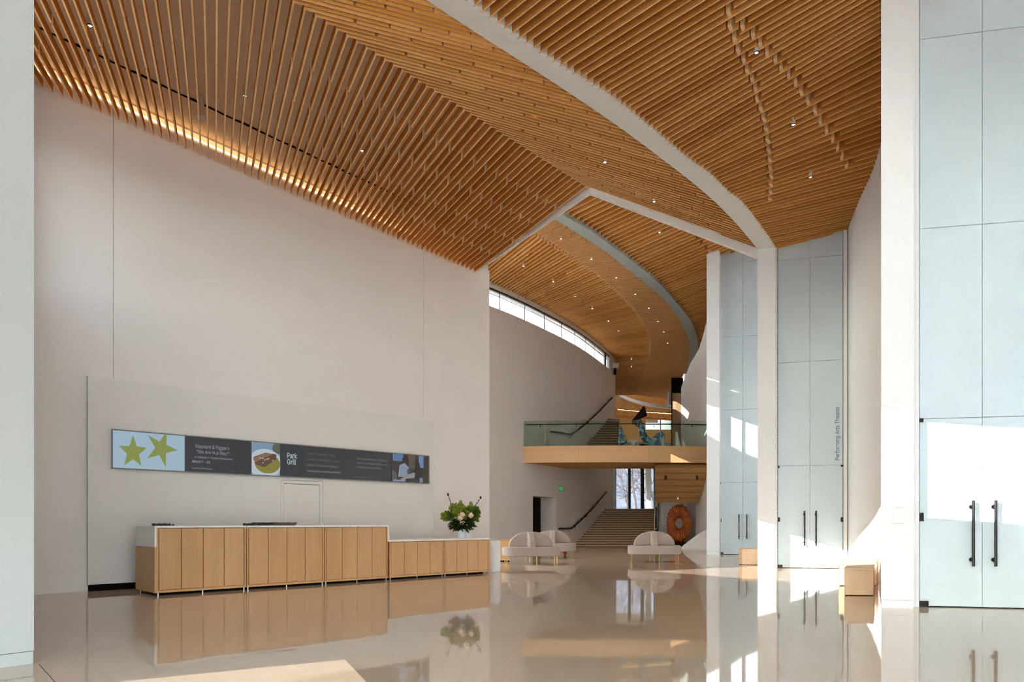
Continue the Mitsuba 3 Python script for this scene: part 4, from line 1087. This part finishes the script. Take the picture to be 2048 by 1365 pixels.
# ---------------------------------------------------------------- upper floor beyond the balcony
us = thing('upper_staircase', 'upper flight of steps seen through the balcony glass', 'staircase')
for i in range(15):
    y = 34.2 + i * 0.34; z = BZ1 + 0.17 * (i + 1)
    xl = cwx(y, -0.2); xr_ = P(1240 - i * 0.0, HZ, y)[0]
    add('tread', box((xl + xr_) / 2, y + 0.17, z - 0.02, xr_ - xl, 0.38, 0.04), 'm_tread', us)
    add('riser', box((xl + xr_) / 2, y + 0.21, z - 0.105, xr_ - xl, 0.30, 0.13), 'm_riser', us)
ys = np.linspace(33.4, 39.6, 10)
hr3 = handrail('dark handrail of the upper flight on the curved wall', [[cwx(31.6), 31.6, BZ1 + 0.86], [cwx(32.6), 32.6, BZ1 + 0.93]] + [[cwx(y), y, BZ1 + 0.95 + (y - 33.4) * 0.5 * 0.93] for y in ys], 0.045)
for y in ys[::3]:
    z = BZ1 + 0.95 + (y - 33.4) * 0.465
    add('bracket', tube([[cwx(y, 0), y, z - 0.13], [cwx(y, .1), y, z - 0.13], [cwx(y), y, z - 0.03]], 0.02, 6), 'm_black', hr3)
def fx2(u, v, y): return P(u, v, y)
def mosaic(p, n, uv):
    a, b, w_ = mikit.voronoi(p.x * 9 + p.y * 5, p.z * 9)
    c = mix(S(40, 66, 80), S(150, 205, 224), w_)
    c2 = dr.select(w_ > 0.82, mi.Color3f(*S(214, 220, 220)), c)
    return c2 * smoothstep(0.0, 0.10, b - a)
mat('m_mosaic', {'type': 'twosided', 'b': {'type': 'principled', 'base_color': proc(mosaic), 'roughness': 0.25}})
ms_ = thing('mosaic_sculpture', 'blue and silver mosaic sculpture behind the balcony glass', 'sculpture')
def hullpts(pts, r):
    return trimesh.convex.convex_hull(np.vstack([trimesh.creation.icosphere(1, r_).vertices + p for p, r_ in zip(pts, r)]))
yy = 33.5
arc = [(1282, 852, .14), (1287, 872, .16), (1296, 884, .2), (1306, 890, .25), (1316, 882, .3), (1322, 872, .2)]
parts_ = [hullpts([P(arc[i][0], arc[i][1], yy), P(arc[i + 1][0], arc[i + 1][1], yy)], [arc[i][2], arc[i + 1][2]]) for i in range(len(arc) - 1)]
add('arc', parts_, 'm_mosaic', ms_, smooth=True)
add('wing', hullpts([P(1241, 856, yy), P(1238, 890, yy), P(1250, 884, yy)], [.05, .08, .1]), 'm_mosaic', ms_, smooth=True)
add('wing', hullpts([P(1240, 888, yy + .3), P(1252, 876, yy + .3), P(1252, 893, yy + .3)], [.03, .05, .03]), 'm_trim', ms_, smooth=True, label='white pointed shape')
hp = [(1260, 879), (1266, 882), (1274, 878), (1272, 886), (1266, 893), (1261, 886)]
add('heart', hexa([P(1259.5, 880, yy), P(1274, 880, yy), P(1268, 893, yy), P(1265, 893, yy)], [x + [0, .1, 0] for x in (P(1259.5, 880, yy), P(1274, 880, yy), P(1268, 893, yy), P(1265, 893, yy))]), 'm_trim', ms_, label='white heart shape')
add('foot', hullpts([P(1282, 893, yy), P(1300, 893, yy)], [.1, .1]), 'm_charcoal', ms_, smooth=True)
add('funnel', hullpts([P(1266, 845, yy + 1), P(1280, 842, yy + 1), P(1285, 852, yy + 1), P(1283, 858, yy + 1)], [.06, .1, .06, .05]), flat('m_funnel', S(110, 94, 78)), ms_, smooth=True)
add('horn', hullpts([P(1266, 842, yy + 1), P(1288, 815, yy + 1), P(1290, 830, yy + 1)], [.05, .05, .1]), 'm_charcoal', ms_, smooth=True, label='dark pointed horn')
for u0, w_, h_ in ((1327, 4, 18), (1357, 8, 30), (1369, 6, 12)):
    t = thing('white_post', f'white tapered post behind the balcony glass, {"left" if u0 == 1327 else "middle" if u0 == 1357 else "right"} of three', 'post')
    a, b, c = P(u0 - w_ / 2, 894, 32), P(u0 + w_ / 2, 894, 32), P(u0 - w_ / 2, 894 - h_, 32)
    add('body', hexa([a, b, b + [0, .25, 0], a + [0, .25, 0]], [c, c + [.04, 0, 0], c + [.04, .25, 0], c + [0, .25, 0]]), 'm_trim', t)
    add('foot', box((a[0] + b[0]) / 2, 32.1, BZ1 + .02, b[0] - a[0] + .06, .35, .04), 'm_trim', t)
# far wing: fascia, slats with a light line, wood wall and window
fa = struct('trim_2', 'white curved fascia ending the far ceiling')
FY = 53.0
cf = curve([P(u, v, FY - 0.01 * (u - 1232)) for u, v in ((1226, 784), (1240, 793), (1262, 803), (1290, 810.5), (1318, 815), (1350, 818.5))], 24)
add('strip', ribbon(cf, cf + [0, 0.3, 0], 0.0, 0.22), 'm_trim', fa)
cH = struct('ceiling_006', 'steep slatted strip with a warm light line beyond the upper stairs')
for u in np.arange(1230, 1348, 2.6):
    v0 = np.interp(u, [1226, 1240, 1262, 1290, 1318, 1350], [788, 797, 806, 813, 818, 821]) - 4
    a, b = P(u, v0, FY + 0.2), P(u + 5.5, np.interp(u, [1230, 1350], [830, 839]), FY + 1.0)
    add_slat(slat(a, b, 0.05, 0.1), cH)
a, b = P(1226, 780, FY + 1.4), P(1352, 812, FY + 1.4)
bk = hexa([P(1222, 782, FY + 1.5), P(1356, 812, FY + 1.5), P(1356, 812, FY + 1.5) + [0, .1, 0], P(1222, 782, FY + 1.5) + [0, .1, 0]], [P(1222, 700, FY + 1.5), P(1356, 700, FY + 1.5), P(1356, 700, FY + 1.5) + [0, .1, 0], P(1222, 700, FY + 1.5) + [0, .1, 0]])
add('backing', hexa([P(1222, 836, FY + 1.6), P(1356, 842, FY + 1.6), P(1356, 842, FY + 1.7), P(1222, 836, FY + 1.7)], [P(1222, 770, FY + 1.6), P(1356, 770, FY + 1.6), P(1356, 770, FY + 1.7), P(1222, 770, FY + 1.7)]), 'm_slat_3', cH)
t = thing('light_line', 'thin warm light line under the far slatted strip', 'light')
add('strip', tube([P(1236, 819.5, FY + 0.05), P(1290, 824.5, FY + 0.05), P(1345, 828.5, FY + 0.05)], 0.03, 6), 'm_dark', t, emitter=lamp((1.0, 0.55, 0.2), 2.2, 0.02))
add('carrier', tube([P(1236, 818.2, FY + 0.07), P(1290, 823.2, FY + 0.07), P(1345, 827.2, FY + 0.07)], 0.03, 6), 'm_dark', t)
wfar = struct('wall_far_end', 'far end wall with wood panel and window beyond the upper stairs')
YF = 57.0
def quad_box(u0, v0, u1, v1, y, d, m, name, par, **kw):
    a, b = P(u0, v1, y), P(u1, v0, y)
    return add(name, box((a[0] + b[0]) / 2, y + d / 2, (a[2] + b[2]) / 2, b[0] - a[0], d, b[2] - a[2]), m, par, **kw)
quad_box(1205, 830, 1291, 905, YF, 0.2, 'm_fascia', 'wood_panel', wfar)
quad_box(1200, 826, 1360, 836, YF - 0.2, 0.2, 'm_trim', 'band', wfar)
quad_box(1291, 860, 1360, 905, YF, 0.2, 'm_fascia', 'wood_panel', wfar)
quad_box(1291, 836, 1316, 846, YF, 0.2, 'm_panel', 'band', wfar)
quad_box(1200, 690, 1360, 828, YF + 1.2, 0.2, 'm_panel', 'upper_band', wfar)
w3 = struct('window_3', 'bright window at the far end of the upper floor')
for a, b in ((1291, 1320.5), (1322, 1346)):
    v = [P(a, 860, YF + .1), P(b, 860, YF + .1), P(b, 836, YF + .1), P(a, 836, YF + .1)]
    add('pane', trimesh.Trimesh(v, [[0, 1, 2], [0, 2, 3]], process=False), 'm_glass', w3)
quad_box(1320.5, 836, 1322, 860, YF, 0.15, 'm_black', 'mullion', w3)
quad_box(1291, 848.5, 1346, 849.5, YF, 0.15, 'm_black', 'mullion', w3)

# ---------------------------------------------------------------- outside the stair window: bare trees, ground, building
gr = struct('ground_outside', 'bare winter ground outside the stair window')
add('surface', box(10, 95, 0.9, 120, 100, 1.8), flat('m_ground', S(150, 138, 118)), gr)
def bare_tree(label, base, h, seed):
    r = np.random.default_rng(seed)
    tk = thing('bare_tree', label, 'tree')
    trunk, twigs = [], []
    def grow(p, d, L, rad, lev):
        n = 4; pts = [p]
        for _ in range(n):
            d = unit(d + r.normal(size=3) * 0.10 + [0, 0, 0.03]); pts.append(pts[-1] + d * L / n)
        (trunk if lev < 2 else twigs).append(tube(pts, np.linspace(rad, rad * 0.65, n + 1), 5 if lev < 2 else 3, cap=False))
        if lev < 6:
            for _ in range(3 if lev < 4 else 2):
                i = r.integers(2, n + 1)
                grow(pts[i], unit(d + r.normal(size=3) * 0.55), L * r.uniform(0.6, 0.8), rad * 0.58, lev + 1)
    grow(np.array(base, float), np.array([0, 0, 1.0]), h * 0.3, h * 0.014, 0)
    add('trunk', trunk, 'm_bark', tk); add('twigs', twigs, 'm_bark', tk, kind='stuff')
flat('m_bark', S(92, 88, 90))
bare_tree('bare tree outside the left pane of the stair window', [11.0, 62, 1.8], 9.0, 1)
bare_tree('bare tree outside the middle pane of the stair window', [13.4, 71, 1.8], 10.0, 2)
bare_tree('bare tree farther behind the left pane of the stair window', [15.5, 96, 1.8], 12.0, 3)
bare_tree('bare tree outside the right pane of the stair window', [16.2, 80, 1.8], 10.0, 4)
hs_ = thing('hillside', 'wooded winter hillside behind the bare trees outside the stair window', 'hill')
hx, hy = np.meshgrid(np.linspace(-40, 110, 76), np.linspace(100, 160, 24), indexing='ij')
hz = 1.5 + 15 * np.clip((hy - 100) / 40, 0, 1) ** 0.7 + 2.5 * meshkit.fbm(np.stack([hx * .12, hy * .12, hx * 0], -1), 3)
nx_, ny_ = hx.shape
hf = [[i * ny_ + j, (i + 1) * ny_ + j, (i + 1) * ny_ + j + 1, i * ny_ + j + 1] for i in range(nx_ - 1) for j in range(ny_ - 1)]
def hill_col(p, n, uv):
    return mix(S(62, 72, 86), S(128, 132, 140), fbm(p.x * 0.9, p.z * 1.3, p.y * 0.2, 4))
mat('m_hill', {'type': 'twosided', 'b': {'type': 'diffuse', 'reflectance': proc(hill_col)}})
add('slope', (np.stack([hx, hy, hz], -1).reshape(-1, 3), np.array(hf)), 'm_hill', hs_, smooth=True)
t = thing('concrete_canopy', 'grey concrete canopy on a column outside the stair window', 'canopy')
add('roof', box(9.5, 49, 6.0, 12, 9, 0.6), flat('m_conc', S(178, 180, 182)), t)
add('column', box(P(1296.5, HZ, 47)[0], 47, 3.8, 0.32, 0.32, 4.2), 'm_conc', t)

# ---------------------------------------------------------------- the unseen shell: roof, entrance side with added light sheets, back
rf = struct('roof', 'roof above the timber ceilings')
rpoly = [(-16.5, -11), (13.5, -11), (13.5, 61), (9.5, 61), (9.0, 50)] + [tuple(p[:2] + [0.05, -0.05]) for p in F2[::-6] if p[1] > 26.5] + [(1.6, 26.4), (-1.6, 26.5), (-3.2, 25.0), (-6.5, 25.3), (-16.5, 27.2)]
_fo, _fg, _fn = np.array([-8.2, 11.95]), np.array([0.39, -0.921]), np.array([0.921, 0.39])
rp2 = Polygon(rpoly).buffer(0).intersection(Polygon([_fo - _fg * 60 - _fn * 0.05, _fo + _fg * 60 - _fn * 0.05, _fo + _fg * 60 + _fn * 90, _fo - _fg * 60 + _fn * 90]))
rm_ = extr(rp2, 0.3); rm_.apply_translation([0, 0, 14.7])
add('slab', rm_, 'm_shade_wall', rf)
FO = np.array([-8.2, 11.95]); FG = unit([0.39, -0.921]); FN = np.array([-FG[1], FG[0]])      # entrance facade line
if FN[0] < 0: FN = -FN
def bp(p):
    """where the sunlight that reaches p passes the facade: (distance along it, height)"""
    p = np.asarray(p, float)
    s = float(np.dot(p[:2] - FO, FN) / np.dot(SUN[:2], FN))
    q = p - SUN * s
    return float(np.dot(q[:2] - FO, FG)), float(q[2])
def opening(pts): return Polygon([bp(p) for p in pts])
holes = []  # unseen openings, shaped to place the sun patches
qa, za = bp((-1.46, 6.13, 0.0))
holes.append(shapely.box(qa, 0.05, qa + 14.0, za))                                           # opening shaped for the near floor sunlight, widened to light the ceiling
a, b = bp((3.41, 17.3, 0.0)), bp((6.24, 13.3, 0.0))
holes.append(Polygon([a, (a[0], 7.75), (b[0] + 0.8, 7.75), (b[0] + 0.8, b[1]), b]))           # unseen window over the passage, shaped to cast the sun wedge
holes.append(opening([(5.16, 9.89, 1.44), (7.5, 9.6, 1.16), (7.5, 9.6, 2.48), (5.16, 9.89, 2.81)]))
holes.append(opening([(7.26, 26.1, 4.5), (7.7, 26.0, 4.22), (7.7, 26.0, 5.45), (7.26, 26.1, 5.6)]))
holes.append(opening([P(1450, 829, 26.3), P(1479, 839, 26.15), P(1479, 901, 26.15), P(1450, 885, 26.3)]))
holes.append(opening([P(1485.5, 841, 26.1), P(1517, 852, 26.0), P(1517, 917, 26.0), P(1485.5, 903, 26.1)]))
holes.append(opening([P(1337, 905.5, 29.5), P(1386, 926, 29.5), P(1337, 926, 29.5)]))
face = shapely.box(-16.0, 0.0, 25.0, 14.6)
for hole in holes:
    face = face.difference(hole)
def facade_mesh(m):
    M = np.eye(4); M[:3, 0], M[:3, 1], M[:3, 2], M[:3, 3] = [*FG, 0], [0, 0, 1], [*FN, 0], [*FO, 0]
    m = m.copy(); m.apply_transform(M); return m
wfac = struct('unseen_facade_4', 'unseen entrance facade behind the camera with added light diffusing sheets')
QS = 12.0
for part_, m_, x0_, x1_ in (('light_sheet', 'm_light_sheet', QS, 26), ('solid', 'm_facade_darkened', -1.0, QS), ('light_sheet', 'm_light_sheet', -17, -1.0)):
    fc = face.intersection(shapely.box(x0_, -1, x1_, 20))
    v2, f2 = trimesh.creation.triangulate_polygon(fc, engine='earcut')
    add(part_, facade_mesh(trimesh.Trimesh(np.c_[v2, np.zeros(len(v2))], f2, process=False)), m_, wfac)
pe_ = FO + FG * 25.0
wbk = struct('wall_back', 'wall behind the camera')
add('surface', [box((pe_[0] + 5.5) / 2, pe_[1] - 0.1, 11.8, 5.5 - pe_[0] + 0.4, 0.2, 5.8), frame_box((4.6, 2.0), unit([0.9, -13.0]), (1, 0.07), 0, 13.2, 0.0, 0.2, 9.0, 14.6), frame_box((4.6, 2.0), unit([0.9, -13.0]), (1, 0.07), 0, 5.0, 0.0, 0.2, 0.0, 9.0)], 'm_white', wbk)
wps = struct('wall_passage', 'walls closing the passage behind the left wall')
pA = FO + FG * -16.0
add('surface', wall_along(np.array([pA, [-6.5, 25.2], CW[0]]), 0.2, 0.0, 14.6), 'm_wall', wps)
wsd = struct('wall_side', 'outer walls closing the far building')
edge = np.array([[-3.2, 25.1], [-1.6, 26.6], [1.6, 26.6]] + [list(p[:2]) for p in F2[::6] if p[1] > 26.5])
add('surface', wall_along(edge, 0.1, 11.2, 14.7), 'm_shade_wall', wsd)
add('surface', wall_along(np.array([[9.5, 25.9], [12.5, 26.5], [13.0, 60]]), -0.2, 0.0, 14.6), 'm_shade_wall', wsd)
add('surface', wall_along(np.array([[6.0, 41.05], [7.95, 57.0]]), 0.15, 4.0, 14.6), 'm_panel', wsd)
add('surface', wall_along(np.array([[7.45, 9.65], [12.0, 9.6], [12.5, 27]]), -0.2, 8.0, 14.6), 'm_shade_wall', wsd)
